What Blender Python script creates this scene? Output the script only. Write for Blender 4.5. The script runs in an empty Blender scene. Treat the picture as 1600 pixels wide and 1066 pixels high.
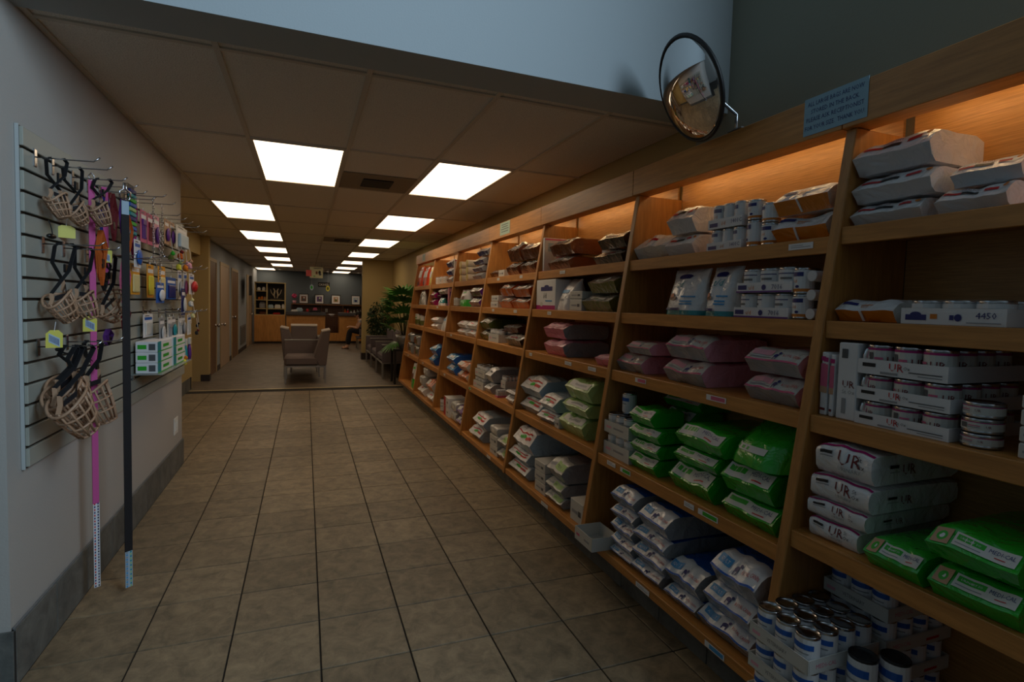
import bpy, bmesh, math, random
from mathutils import Vector, Matrix
C = bpy.context.scene.collection
SC = bpy.context.scene
PI = math.pi
RND = random.Random(7)

# ------------------------------------------------------------------ camera
cam_data = bpy.data.cameras.new('camera')
cam = bpy.data.objects.new('camera', cam_data); C.objects.link(cam)
FW = Vector((0.358079, 0.932140, -0.053796)); RT = Vector((0.933669, -0.357074, 0.027589)); UP = Vector((-0.006507, 0.060107, 0.998171))
cam.matrix_world = Matrix(((RT.x, UP.x, -FW.x, 0), (RT.y, UP.y, -FW.y, 0), (RT.z, UP.z, -FW.z, 1.38), (0, 0, 0, 1)))
cam_data.sensor_width = 36; cam_data.lens = 18.956; cam_data.shift_y = -0.00588
cam_data.clip_start = 0.05; cam_data.clip_end = 100
SC.camera = cam

# ------------------------------------------------------------------ world, daylight, exposure
w = bpy.data.worlds.new('world'); SC.world = w; w.use_nodes = True
w.node_tree.nodes['Background'].inputs[0].default_value = (0.55, 0.72, 1.0, 1)
w.node_tree.nodes['Background'].inputs[1].default_value = 0.25
SC.view_settings.view_transform = 'Standard'; SC.view_settings.look = 'None'
SC.view_settings.exposure = 0.0; SC.view_settings.gamma = 1.0; SC.view_settings.use_curve_mapping = False
SC.cycles.use_denoising = True
SC.cycles.max_bounces = 8; SC.cycles.diffuse_bounces = 7; SC.cycles.glossy_bounces = 3; SC.cycles.transmission_bounces = 4
SC.cycles.caustics_reflective = False; SC.cycles.caustics_refractive = False
PANEL = 2.8         # radiance of the fluorescent diffusers
DAY = 200.0           # daylight through the tall entrance window, watts
TUBE = 5.0           # shelf lamps
# daylight coming in through the entrance window (the opening is built below as window_1)
ld = bpy.data.lights.new('window_daylight', 'AREA'); ld.shape = 'RECTANGLE'; ld.size = 2.4; ld.size_y = 1.9
ld.energy = DAY; ld.color = (0.62, 0.80, 0.96)
lo = bpy.data.objects.new('window_daylight', ld); C.objects.link(lo)
lo.location = (2.02, -1.2, 3.2); lo.rotation_euler = (0, PI/2, 0)   # faces -x
lo.rotation_euler = Vector((-1, 0.12, -0.05)).to_track_quat('-Z', 'Y').to_euler()

# ------------------------------------------------------------------ colours and materials
def lin(c):
    return tuple((v/255/12.92 if v/255 <= 0.04045 else ((v/255+0.055)/1.055)**2.4) for v in c)
_M = {}
def mat(name, col=(200,200,200), rough=0.6, metal=0.0, bump=0.0, scale=30.0, coat=0.0, vary=0.0, emit=0.0, spec=0.5, stretch=(1,1,1), alpha=1.0, detail=3.0, objvary=0.0, trans=0.0):
    if name in _M: return _M[name]
    m = bpy.data.materials.new(name); m.use_nodes = True; nt = m.node_tree; b = nt.nodes['Principled BSDF']
    c = lin(col)
    b.inputs['Base Color'].default_value = (*c, 1); b.inputs['Roughness'].default_value = rough
    b.inputs['Metallic'].default_value = metal; b.inputs['Coat Weight'].default_value = coat
    b.inputs['Specular IOR Level'].default_value = spec; b.inputs['Alpha'].default_value = alpha
    b.inputs['Transmission Weight'].default_value = trans
    if emit:
        b.inputs['Emission Color'].default_value = (*c, 1); b.inputs['Emission Strength'].default_value = emit
    if bump or vary or objvary:
        tc = nt.nodes.new('ShaderNodeTexCoord'); mp = nt.nodes.new('ShaderNodeMapping'); mp.inputs['Scale'].default_value = stretch
        nz = nt.nodes.new('ShaderNodeTexNoise'); nz.inputs['Scale'].default_value = scale; nz.inputs['Detail'].default_value = detail
        nt.links.new(tc.outputs['Object'], mp.inputs['Vector']); nt.links.new(mp.outputs['Vector'], nz.inputs['Vector'])
        if bump:
            bp = nt.nodes.new('ShaderNodeBump'); bp.inputs['Strength'].default_value = min(1, bump); bp.inputs['Distance'].default_value = 0.01
            nt.links.new(nz.outputs['Fac'], bp.inputs['Height']); nt.links.new(bp.outputs['Normal'], b.inputs['Normal'])
        if vary or objvary:
            hs = nt.nodes.new('ShaderNodeHueSaturation'); hs.inputs['Color'].default_value = (*c, 1)
            mr = nt.nodes.new('ShaderNodeMapRange'); mr.inputs['To Min'].default_value = 1-vary; mr.inputs['To Max'].default_value = 1+vary
            mr.inputs['From Min'].default_value = 0.3; mr.inputs['From Max'].default_value = 0.7
            nt.links.new(nz.outputs['Fac'], mr.inputs['Value'])
            val = mr.outputs[0]
            if objvary:
                oi = nt.nodes.new('ShaderNodeObjectInfo'); m2 = nt.nodes.new('ShaderNodeMapRange')
                m2.inputs['To Min'].default_value = 1-objvary; m2.inputs['To Max'].default_value = 1+objvary
                nt.links.new(oi.outputs['Random'], m2.inputs['Value'])
                mu = nt.nodes.new('ShaderNodeMath'); mu.operation = 'MULTIPLY'
                nt.links.new(val, mu.inputs[0]); nt.links.new(m2.outputs[0], mu.inputs[1]); val = mu.outputs[0]
            nt.links.new(val, hs.inputs['Value']); nt.links.new(hs.outputs['Color'], b.inputs['Base Color'])
    _M[name] = m
    return m
PAL = dict(white=(226,226,228), offwhite=(205,204,198), paper=(214,212,206), grey=(150,152,156), dgrey=(82,84,88), black=(22,22,24), red=(196,36,40), magenta=(170,24,110), green=(46,172,44),
    lgreen=(160,196,120), blue=(28,92,178), navy=(30,38,110), sky=(70,150,205), orange=(208,120,20), dorange=(190,88,20), brown=(112,58,28), pink=(222,160,176), dpink=(206,96,130), teal=(20,140,150), purple=(96,46,130),
    yellow=(226,216,70), tan=(190,150,118), silver=(190,190,188), olive=(92,98,40), maroon=(110,24,30), pale=(200,204,210), amber=(220,154,34), cream=(222,210,150), lblue=(168,190,206))
def crinkle(name, col, rough, metal):     # creased film: a ridged noise for the creases over a soft one for the dents
    if name in _M: return _M[name]
    m = mat(name, col, rough=rough, metal=metal, coat=0.6); nt = m.node_tree; b = nt.nodes['Principled BSDF']; b.inputs['Coat Roughness'].default_value = 0.12
    tc = nt.nodes.new('ShaderNodeTexCoord'); n1 = nt.nodes.new('ShaderNodeTexNoise'); n1.noise_type = 'RIDGED_MULTIFRACTAL'; n1.normalize = True; n1.inputs['Scale'].default_value = 9; n1.inputs['Detail'].default_value = 3
    n2 = nt.nodes.new('ShaderNodeTexNoise'); n2.inputs['Scale'].default_value = 16; n2.inputs['Detail'].default_value = 4; n2.inputs['Distortion'].default_value = 0.8
    ad = nt.nodes.new('ShaderNodeMath'); ad.operation = 'ADD'; bp = nt.nodes.new('ShaderNodeBump'); bp.inputs['Strength'].default_value = 0.8; bp.inputs['Distance'].default_value = 0.014
    for n in (n1, n2): nt.links.new(tc.outputs['Object'], n.inputs['Vector'])
    nt.links.new(n1.outputs['Fac'], ad.inputs[0]); nt.links.new(n2.outputs['Fac'], ad.inputs[1]); nt.links.new(ad.outputs[0], bp.inputs['Height']); nt.links.new(bp.outputs['Normal'], b.inputs['Normal']); nt.links.new(bp.outputs['Normal'], b.inputs['Coat Normal'])
    return m
def ink(c):            # matt printing ink on paper, card and bags
    return mat('ink_'+c, PAL[c], rough=0.45)
def plastic(c):        # crinkled shiny bag film
    return crinkle('bag_film_'+c, PAL[c], 0.24, 0.0)
def foil(c):
    return crinkle('foil_'+c, PAL[c], 0.22, 0.65)
def card(c):
    return mat('card_'+c, PAL[c], rough=0.55, vary=0.04, scale=8)

def wood(name, col, sx=(1,1,1), scale=9):
    if name in _M: return _M[name]
    m = bpy.data.materials.new(name); m.use_nodes = True; nt = m.node_tree; b = nt.nodes['Principled BSDF']
    tc = nt.nodes.new('ShaderNodeTexCoord'); mp = nt.nodes.new('ShaderNodeMapping'); mp.inputs['Scale'].default_value = sx
    nz = nt.nodes.new('ShaderNodeTexNoise'); nz.inputs['Scale'].default_value = scale; nz.inputs['Detail'].default_value = 6; nz.inputs['Roughness'].default_value = 0.65
    cr = nt.nodes.new('ShaderNodeValToRGB'); c = lin(col)
    cr.color_ramp.elements[0].position = 0.3; cr.color_ramp.elements[0].color = (c[0]*0.72, c[1]*0.68, c[2]*0.6, 1)
    cr.color_ramp.elements[1].position = 0.72; cr.color_ramp.elements[1].color = (c[0]*1.15, c[1]*1.15, c[2]*1.15, 1)
    nt.links.new(tc.outputs['Object'], mp.inputs['Vector']); nt.links.new(mp.outputs['Vector'], nz.inputs['Vector'])
    nt.links.new(nz.outputs['Fac'], cr.inputs['Fac']); nt.links.new(cr.outputs['Color'], b.inputs['Base Color'])
    bp = nt.nodes.new('ShaderNodeBump'); bp.inputs['Strength'].default_value = 0.12; bp.inputs['Distance'].default_value = 0.004
    nt.links.new(nz.outputs['Fac'], bp.inputs['Height']); nt.links.new(bp.outputs['Normal'], b.inputs['Normal'])
    b.inputs['Roughness'].default_value = 0.42; _M[name] = m
    return m
MAPLE = wood('maple_veneer', (196,136,70), (6, 0.7, 9), 6)
MAPLE_UP = wood('maple_upright', (186,130,68), (8, 8, 0.8), 6)
MAPLE_BACK = wood('maple_back_panel', (208,156,94), (3, 1.2, 30), 7)
MAPLE_FRONT = wood('maple_cabinet_front', (200,142,74), (3, 3, 0.5), 7)
DARKWOOD = wood('dark_walnut', (92,56,34), (6, 0.8, 6), 6)

def floor_mat(name, col, scale, objvary):
    m = bpy.data.materials.new(name); m.use_nodes = True; nt = m.node_tree; b = nt.nodes['Principled BSDF']; c = lin(col)
    geo = nt.nodes.new('ShaderNodeNewGeometry'); n1 = nt.nodes.new('ShaderNodeTexNoise'); n1.inputs['Scale'].default_value = scale; n1.inputs['Detail'].default_value = 8; n1.inputs['Roughness'].default_value = 0.7
    n1.inputs['Distortion'].default_value = 0.5
    oi = nt.nodes.new('ShaderNodeObjectInfo'); ad = nt.nodes.new('ShaderNodeVectorMath'); ad.operation = 'ADD'
    sc = nt.nodes.new('ShaderNodeVectorMath'); sc.operation = 'SCALE'; cmb = nt.nodes.new('ShaderNodeCombineXYZ')
    nt.links.new(oi.outputs['Random'], cmb.inputs[2]); nt.links.new(cmb.outputs[0], sc.inputs[0]); sc.inputs['Scale'].default_value = 40
    nt.links.new(geo.outputs['Position'], ad.inputs[0]); nt.links.new(sc.outputs[0], ad.inputs[1]); nt.links.new(ad.outputs[0], n1.inputs['Vector'])
    cr = nt.nodes.new('ShaderNodeValToRGB')
    cr.color_ramp.elements[0].position = 0.28; cr.color_ramp.elements[0].color = (c[0]*0.45, c[1]*0.46, c[2]*0.47, 1)
    cr.color_ramp.elements[1].position = 0.74; cr.color_ramp.elements[1].color = (c[0]*1.45, c[1]*1.42, c[2]*1.35, 1)
    nt.links.new(n1.outputs['Fac'], cr.inputs['Fac'])
    hs = nt.nodes.new('ShaderNodeHueSaturation'); mr = nt.nodes.new('ShaderNodeMapRange'); mr.inputs['To Min'].default_value = 1-objvary; mr.inputs['To Max'].default_value = 1+objvary
    nt.links.new(oi.outputs['Random'], mr.inputs['Value']); nt.links.new(mr.outputs[0], hs.inputs['Value']); nt.links.new(cr.outputs['Color'], hs.inputs['Color'])
    nt.links.new(hs.outputs['Color'], b.inputs['Base Color'])
    bp = nt.nodes.new('ShaderNodeBump'); bp.inputs['Strength'].default_value = 0.25; bp.inputs['Distance'].default_value = 0.004
    nt.links.new(n1.outputs['Fac'], bp.inputs['Height']); nt.links.new(bp.outputs['Normal'], b.inputs['Normal'])
    b.inputs['Roughness'].default_value = 0.5; _M[name] = m
    return m
TILE = floor_mat('slate_floor_tile', (132,117,94), 13, 0.2)
VINYL = floor_mat('waiting_room_vinyl', (112,100,88), 5, 0.0)
BASETILE = floor_mat('slate_baseboard_tile', (100,102,100), 9, 0.08)
WALLV = mat('wall_paint_vestibule', (104,106,104), rough=0.8)
GROUT = mat('grout', (42,38,34), rough=0.9)
WALLP = mat('wall_paint_grey', (176,172,166), rough=0.75, bump=0.08, scale=120)
WALLY = mat('wall_paint_cream', (182,160,108), rough=0.75, bump=0.08, scale=120)
WALLB = mat('wall_paint_blue_grey', (146,152,160), rough=0.75, bump=0.08, scale=120)
WALLT = mat('wall_paint_slate_blue', (100,110,118), rough=0.75, bump=0.08, scale=120)
WALLG = mat('wall_paint_sage', (150,150,134), rough=0.8, bump=0.08, scale=120)
BULK = mat('wall_paint_pale_blue', (172,182,186), rough=0.75, bump=0.06, scale=120)
CEILT = mat('ceiling_tile_fissured', (238,232,222), rough=0.9, bump=0.9, scale=150, vary=0.10, detail=2)
CEILG = mat('ceiling_grid_metal', (205,196,182), rough=0.6)
STEEL = mat('chromed_steel', (190,190,192), rough=0.22, metal=1.0)
STEELD = mat('brushed_steel', (150,150,150), rough=0.4, metal=0.9)
DIFF = mat('lamp_diffuser', (255,228,192), rough=0.5, emit=PANEL)
TUBEM = mat('shelf_lamp_tube', (255,218,162), rough=0.5, emit=TUBE)
FABRIC = mat('grey_chair_fabric', (112,100,98), rough=0.9, bump=0.3, scale=300, vary=0.05)
WEB = mat('black_webbing', (20,20,26), rough=0.7, bump=0.2, scale=200)
TANP = mat('tan_plastic', (176,140,112), rough=0.45)

# ------------------------------------------------------------------ mesh building
class MB:
    def __init__(s): s.v = []; s.f = []; s.m = []; s.mats = []
    def mi(s, m):
        if m not in s.mats: s.mats.append(m)
        return s.mats.index(m)
    def add(s, vs, fs, m):
        o = len(s.v); s.v += [tuple(v) for v in vs]; i = s.mi(m)
        for f in fs: s.f.append([o+k for k in f]); s.m.append(i)
    def quad(s, a, b, c, d, m): s.add([a,b,c,d], [(0,1,2,3)], m)
    def box(s, x0, x1, y0, y1, z0, z1, m, ch=0.0):
        if ch <= 0:
            s.add([(x0,y0,z0),(x1,y0,z0),(x1,y1,z0),(x0,y1,z0),(x0,y0,z1),(x1,y0,z1),(x1,y1,z1),(x0,y1,z1)],
                  [(0,3,2,1),(4,5,6,7),(0,1,5,4),(1,2,6,5),(2,3,7,6),(3,0,4,7)], m); return
        bm = bmesh.new(); bmesh.ops.create_cube(bm, size=1)
        for v in bm.verts: v.co = Vector(((x0+x1)/2+v.co.x*(x1-x0), (y0+y1)/2+v.co.y*(y1-y0), (z0+z1)/2+v.co.z*(z1-z0)))
        bmesh.ops.bevel(bm, geom=list(bm.edges), offset=ch, segments=1, affect='EDGES', profile=0.5)
        bm.verts.index_update(); s.add([v.co.copy() for v in bm.verts], [[v.index for v in f.verts] for f in bm.faces], m); bm.free()
    def obox(s, M, x0, x1, y0, y1, z0, z1, m, ch=0.0):
        t = MB(); t.box(x0,x1,y0,y1,z0,z1,m,ch); s.add([M @ Vector(v) for v in t.v], t.f, m)
    def tube(s, pts, r, m, n=6, cap=True, closed=False):
        P = [Vector(p) for p in pts]; N = len(P); rr = r if isinstance(r, (list,tuple)) else [r]*N
        vs = []; up = None
        for i in range(N):
            if closed: d = P[(i+1)%N]-P[i-1]
            else: d = P[min(i+1,N-1)]-P[max(i-1,0)]
            d.normalize()
            if up is None: up = Vector((0,0,1)) if abs(d.z) < 0.9 else Vector((1,0,0))
            a = d.cross(up)
            if a.length < 1e-5: a = d.orthogonal()
            a.normalize(); b = a.cross(d); up = b
            for k in range(n):
                t = 2*PI*k/n; vs.append(P[i]+rr[i]*(math.cos(t)*a+math.sin(t)*b))
        fs = []
        for i in range(N if closed else N-1):
            j = (i+1) % N
            for k in range(n): fs.append((i*n+k, i*n+(k+1)%n, j*n+(k+1)%n, j*n+k))
        if cap and not closed: fs.append(tuple(range(n))[::-1]); fs.append(tuple((N-1)*n+k for k in range(n)))
        s.add(vs, fs, m)
    def strip(s, pts, wdir, wd, th, m):           # flat webbing along a path: width direction, width, thickness
        P = [Vector(p) for p in pts]; W = Vector(wdir).normalized()*wd/2; vs = []; N = len(P)
        for i in range(N):
            d = (P[min(i+1,N-1)]-P[max(i-1,0)]).normalized(); n = d.cross(W).normalized()*th/2
            vs += [P[i]-W-n, P[i]+W-n, P[i]+W+n, P[i]-W+n]
        fs = [(0,1,2,3)[::-1], tuple((N-1)*4+k for k in range(4))]
        for i in range(N-1):
            for k in range(4): fs.append((i*4+k, i*4+(k+1)%4, (i+1)*4+(k+1)%4, (i+1)*4+k))
        s.add(vs, fs, m)
    def lathe(s, prof, m, n=16, M=None, mats=None):     # prof: (radius, z)
        vs = []; 
        for r, z in prof:
            for k in range(n):
                t = 2*PI*k/n; vs.append(Vector((r*math.cos(t), r*math.sin(t), z)))
        if M: vs = [M @ v for v in vs]
        o = len(s.v); s.v += [tuple(v) for v in vs]
        for i in range(len(prof)-1):
            mm = s.mi(mats[i] if mats else m)
            for k in range(n): s.f.append([o+i*n+k, o+i*n+(k+1)%n, o+(i+1)*n+(k+1)%n, o+(i+1)*n+k]); s.m.append(mm)
        mm = s.mi(mats[0] if mats else m); s.f.append([o+k for k in range(n)][::-1]); s.m.append(mm)
        mm = s.mi(mats[-1] if mats else m); s.f.append([o+(len(prof)-1)*n+k for k in range(n)]); s.m.append(mm)
    def sphere(s, c, r, m, nu=10, nv=6, sc=(1,1,1)):
        prof = [(max(1e-4, r*math.sin(PI*i/nv)), -r*math.cos(PI*i/nv)) for i in range(nv+1)]
        M = Matrix.Translation(Vector(c)) @ Matrix.Diagonal((*sc, 1)); s.lathe(prof, m, nu, M)
    def mesh(s, name, smooth=False):
        me = bpy.data.meshes.new(name); me.from_pydata(s.v, [], s.f)
        for m in s.mats: me.materials.append(m)
        if s.m: me.polygons.foreach_set('material_index', s.m)
        if smooth: me.polygons.foreach_set('use_smooth', [True]*len(me.polygons))
        me.update(); return me
    def build(s, name, parent=None, smooth=False, loc=(0,0,0), rot=(0,0,0)):
        return link(name, s.mesh(name, smooth), parent, loc, rot)
def link(name, me, parent=None, loc=(0,0,0), rot=(0,0,0)):
    o = bpy.data.objects.new(name, me); C.objects.link(o); o.parent = parent; o.location = loc; o.rotation_euler = rot
    return o
def smooth_angle(o, deg=35):
    me = o.data; me.polygons.foreach_set('use_smooth', [True]*len(me.polygons))
    bm = bmesh.new(); bm.from_mesh(me); a = math.radians(deg)
    for e in bm.edges:
        if len(e.link_faces) == 2 and e.calc_face_angle(0) > a: e.smooth = False
    bm.to_mesh(me); bm.free(); return o
def tag(o, label, cat, group=None):
    o['label'] = label; o['category'] = cat
    if group: o['group'] = group
    return o
def thing(name, label, cat, loc=(0,0,0), rz=0, group=None):
    o = bpy.data.objects.new(name, None); C.objects.link(o); o.location = loc; o.rotation_euler = (0,0,rz); o.empty_display_size = 0.05
    return tag(o, label, cat, group)
def struct(o): o['kind'] = 'structure'; return o
def sbox(name, x0,x1,y0,y1,z0,z1, m, parent=None, ch=0):
    b = MB(); b.box(x0,x1,y0,y1,z0,z1,m,ch); o = b.build(name, parent)
    return o if parent else struct(o)
def bx(name, parent, x0,x1,y0,y1,z0,z1, m, ch=0):
    b = MB(); b.box(x0,x1,y0,y1,z0,z1,m,ch); return b.build(name, parent)

_T = {}
def glyphs(txt):           # (verts 2d, faces, width) with capital height 1
    if txt in _T: return _T[txt]
    cu = bpy.data.curves.new('lettering', 'FONT'); cu.body = txt; cu.size = 1.0; cu.resolution_u = 1; cu.align_x = 'LEFT'
    o = bpy.data.objects.new('lettering', cu); C.objects.link(o)
    dg = bpy.context.evaluated_depsgraph_get(); dg.update(); me = o.evaluated_get(dg).to_mesh()
    k = 1/0.69
    vs = [(v.co.x*k, v.co.y*k) for v in me.vertices]; fs = [tuple(p.vertices) for p in me.polygons]
    o.evaluated_get(dg).to_mesh_clear(); bpy.data.objects.remove(o); bpy.data.curves.remove(cu)
    x0 = min(v[0] for v in vs); vs = [(v[0]-x0, v[1]) for v in vs]
    _T[txt] = (vs, fs, max(v[0] for v in vs)); return _T[txt]
def print_on(b, pos, prims, W, H, nu=8, nv=2):
    """pos(u,v,layer) -> point; prims: ('r',u0,u1,v0,v1,colour) and ('t',text,u,v,height as share of H,colour[,align[,max width]]) and ('e',u,v,ru,rv,colour)"""
    for n, p in enumerate(prims):
        if p[0] == 'r':
            _, u0,u1,v0,v1,c = p; m = ink(c); vs = []; a = max(1, int(round(nu*(u1-u0)))); 
            for j in range(nv+1):
                for i in range(a+1): vs.append(pos(u0+(u1-u0)*i/a, v0+(v1-v0)*j/nv, 1+n*0.25))
            b.add(vs, [(j*(a+1)+i, j*(a+1)+i+1, (j+1)*(a+1)+i+1, (j+1)*(a+1)+i) for j in range(nv) for i in range(a)], m)
        elif p[0] == 'e':
            _, u,v,ru,rv,c = p; vs = [pos(u+ru*math.cos(t*PI/6), v+rv*math.sin(t*PI/6), 1+n*0.25) for t in range(12)]
            b.add(vs, [tuple(range(12))], ink(c))
        else:
            _, tx,u,v,h,c = p[:6]; al = p[6] if len(p) > 6 else 'l'; g, fs, wd = glyphs(tx)
            sx = h*H/W; sy = h
            if len(p) > 7 and sx*wd > p[7]: sx = p[7]/wd
            off = {'l':0, 'c':-wd*sx/2, 'r':-wd*sx}[al]
            b.add([pos(u+off+x*sx, v+y*sy, 1+n*0.25) for x, y in g], fs, ink(c))

# ------------------------------------------------------------------ floor
P = 0.3346; FX0 = -0.605; FY0 = 3.067
fl = MB(); fl.box(-3.2, 2.2, -3.2, 9.02, -0.06, -0.006, GROUT); fl = struct(fl.build('floor'))
tm = MB(); tm.box(0.003, P-0.003, 0.003, P-0.003, -0.006, 0.0, TILE, 0.0015); tme = tm.mesh('floor_tile')
for j in range(-9, 18):
    for i in range(-4, 7):
        x, y = FX0+P*i, FY0+P*j
        if y < 0.1 or y+P > 9.05: continue
        if x+P/2 < -1.72 or x > 1.46: continue
        if x+P/2 < -0.95 and y < 5.0 and y > 2.0: continue
        link('floor_tile', tme, fl, (x, y, 0))
f2 = MB(); f2.box(-3.2, 4.2, 9.02, 20.6, -0.06, 0.0, VINYL); struct(f2.build('floor'))
b = MB(); b.box(-1.6, 1.6, 9.0, 9.035, -0.002, 0.004, mat('brass_strip', (226,206,160), rough=0.4, metal=0.2), 0.001); struct(b.build('trim_1'))

# ------------------------------------------------------------------ walls
sbox('wall_left', -1.12, -0.95, 2.31, 5.1, 0, 2.40, WALLP)
sbox('wall_left', -3.0, -1.12, 2.31, 2.53, 0, 2.372, WALLP)
sbox('wall_left', -3.1, -3.0, -3.2, 2.53, 0, 4.4, WALLV)
sbox('wall_back', -3.1, 2.1, -3.2, -3.1, 0, 4.4, WALLV)
sbox('wall_left', -1.75, -1.6, 5.0, 9.32, 0, 2.42, WALLY)           # cream wall of the recess
sbox('wall_left', -1.75, -1.6, 9.32, 10.05, 2.06, 2.42, WALLY)
sbox('wall_left', -1.9, -1.75, 4.9, 10.2, 0, 2.42, WALLY)
sbox('trim_2', -1.75, -1.48, 10.05, 10.2, 0, 2.42, WALLY)            # cream pilaster
sbox('wall_left', -1.7, -1.55, 10.2, 20.5, 0, 2.42, WALLB)
sbox('wall_back', -1.7, 4.2, 20.4, 20.55, 0, 2.42, WALLT)
# right wall with the entrance window opening
sbox('wall_right', 1.97, 2.12, 0.0, 2.43, 0, 4.4, WALLG)
sbox('wall_right', 1.97, 2.12, -3.2, 0.0, 0, 2.2, WALLG)
sbox('wall_right', 1.97, 2.12, -3.2, 0.0, 4.2, 4.4, WALLG)
sbox('wall_right', 1.97, 2.12, -3.2, -2.4, 2.2, 4.2, WALLG)
sbox('wall_right', 1.97, 2.12, 2.43, 13.5, 0, 2.42, WALLY)
b = MB()
for a in ((-2.4,-2.34,2.2,4.2), (-0.06,0.0,2.2,4.2), (-2.34,-0.06,2.2,2.26), (-2.34,-0.06,4.14,4.2)): b.box(1.99, 2.05, a[0], a[1], a[2], a[3], mat('window_frame_aluminium', (150,152,155), rough=0.4, metal=0.6))
struct(b.build('window_1'))
sbox('wall_right', 1.27, 1.97, 13.3, 13.5, 0, 2.42, WALLY)
sbox('wall_right', 4.0, 4.15, 13.4, 20.5, 0, 2.42, WALLT)
sbox('wall_right', 1.97, 4.0, 13.4, 13.5, 0, 2.42, WALLY)
sbox('wall_front', -3.0, 1.97, 2.2, 2.43, 2.372, 4.4, BULK)          # bulkhead over the opening
# ------------------------------------------------------------------ ceilings
sbox('ceiling', -3.1, 2.1, -3.2, 2.25, 4.4, 4.5, WALLV)
ce = MB(); ce.box(-1.9, 4.1, 2.43, 20.5, 2.42, 2.5, GROUT); ce = struct(ce.build('ceiling'))
CX = [-1.9, -1.532, -0.936, -0.340, 0.256, 0.852, 1.448, 1.97]; CY = [2.43, 2.51]+[3.78+1.27*k for k in range(14)]
CX2 = CX+[2.64, 3.24, 4.0]
lights = {(2,2+1):1}
def cell(x, y):
    return (round((x+0.340)/0.596), round((y-3.78)/1.27))
LIT = {(0,0), (2,0), (-1,2), (-1,4), (-1,6), (-1,8), (-1,10), (2,2), (2,4), (2,6), (2,8), (2,10), (2,12), (-2,12)}
for j in range(len(CY)-1):
    y0, y1 = CY[j], CY[j+1]
    xs = CX2 if y0 > 13.3 else CX
    for i in range(len(xs)-1):
        x0, x1 = xs[i], xs[i+1]
        if cell(x0, y0) in LIT and y1-y0 > 1: continue
        if cell(x0, y0) in ((1,0),): continue
        q = MB(); q.box(x0+0.008, x1-0.008, y0+0.008, y1-0.008, 2.386, 2.41, CEILT); q.build('ceiling_tile', ce)
# the tile that holds the first air vent is split: plain half and grille half
q = MB(); q.box(0.264, 0.844, 3.788, 5.042, 2.386, 2.41, CEILT); q.build('ceiling_tile', ce)
for x in CX[1:-1]:
    q = MB(); q.box(x-0.012, x+0.012, 2.43, 20.4, 2.378, 2.39, CEILG); q.build('ceiling_grid_bar', ce)
for y in CY[1:]:
    q = MB(); q.box(-1.9, 4.0 if y > 13.4 else 1.97, y-0.012, y+0.012, 2.3785, 2.389, CEILG); q.build('ceiling_grid_bar', ce)
lw = {(0,0):'square-on bright ceiling light, first of the left-centre run', }
k = 0
for (cx, cy) in sorted(LIT, key=lambda c: (c[0] != 2, c[1], c[0])):
    x, y = -0.340+0.596*cx, 3.78+1.27*cy
    side = 'over the shelving aisle' if cx == 2 else ('set apart over the corridor end' if cx == -2 else 'along the door side')
    order = {0:'first', 2:'second', 4:'third', 6:'fourth', 8:'fifth', 10:'sixth', 12:'last'}[cy]
    t = thing('ceiling_light', 'flat glowing ceiling light panel %s, %s from the entrance' % (side, order), 'light', (x, y, 2.375), 0, 'ceiling light panels')
    q = MB()
    for a in ((0.012,0.584,0.012,0.026), (0.012,0.584,1.244,1.258), (0.012,0.026,0.026,1.244), (0.57,0.584,0.026,1.244)): q.box(a[0],a[1],a[2],a[3],0.0,0.014,CEILG)
    q.build('frame', t)
    q = MB(); q.box(0.026, 0.57, 0.026, 1.244, 0.006, 0.012, DIFF); q.build('diffuser', t)
def vent(x, y, lab):
    t = thing('ceiling_vent', lab, 'vent', (x, y, 2.366), 0, 'ceiling air vents')
    dk = mat('vent_dark', (40,34,28), rough=0.8)
    q = MB(); q.box(-0.29, 0.29, -0.30, 0.30, 0.012, 0.019, mat('vent_plate', (138,124,104), rough=0.6)); q.build('plate', t)
    q = MB(); q.box(-0.12, 0.12, -0.15, 0.15, 0.004, 0.0125, dk); q.build('opening', t)
    for s in range(6):
        q = MB(); q.box(-0.12, 0.12, -0.14+0.05*s, -0.125+0.05*s, 0.0, 0.01, mat('vent_slat', (90,80,68), rough=0.5)); q.build('slat', t)
vent(0.554, 4.72, 'dark square air vent in the ceiling between the first two lights')
vent(0.554, 9.35, 'small dark air vent in the ceiling farther down the corridor')
# ------------------------------------------------------------------ baseboards
def baseboard(name, axis, c, a0, a1, h, d, m=BASETILE, step=P):
    pass
bb = MB(); bb.box(-0.95, -0.944, 2.31, 5.1, 0, 0.20, GROUT); bb = struct(bb.build('baseboard_left'))
y = 2.31
while y < 5.09:
    y2 = min(y+P, 5.1); q = MB(); q.box(-0.944, -0.936, y+0.002, y2-0.002, 0.001, 0.205, BASETILE, 0.001); q.build('baseboard_tile', bb); y = y2
q = MB(); q.box(-0.945, -0.94, 2.31, 5.1, 0.206, 0.212, mat('caulk', (120,122,124), rough=0.6)); q.build('edge_strip', bb)
bb = MB(); bb.box(-3.0, -0.936, 2.302, 2.31, 0, 0.20, GROUT); bb = struct(bb.build('baseboard_front'))
x = -0.936
while x > -2.0:
    q = MB(); q.box(x-P+0.002, x-0.002, 2.294, 2.302, 0.001, 0.205, BASETILE, 0.001); q.build('baseboard_tile', bb); x -= P
bb = MB(); bb.box(-1.6, -1.594, 5.1, 9.25, 0, 0.18, GROUT); bb = struct(bb.build('baseboard_left'))
for k in range(12):
    q = MB(); q.box(-1.594, -1.588, 5.1+P*k+0.002, min(5.1+P*(k+1), 9.25)-0.002, 0.001, 0.185, BASETILE); q.build('baseboard_tile', bb)
DKB = mat('dark_rubber_base', (48,40,36), rough=0.6)
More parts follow.
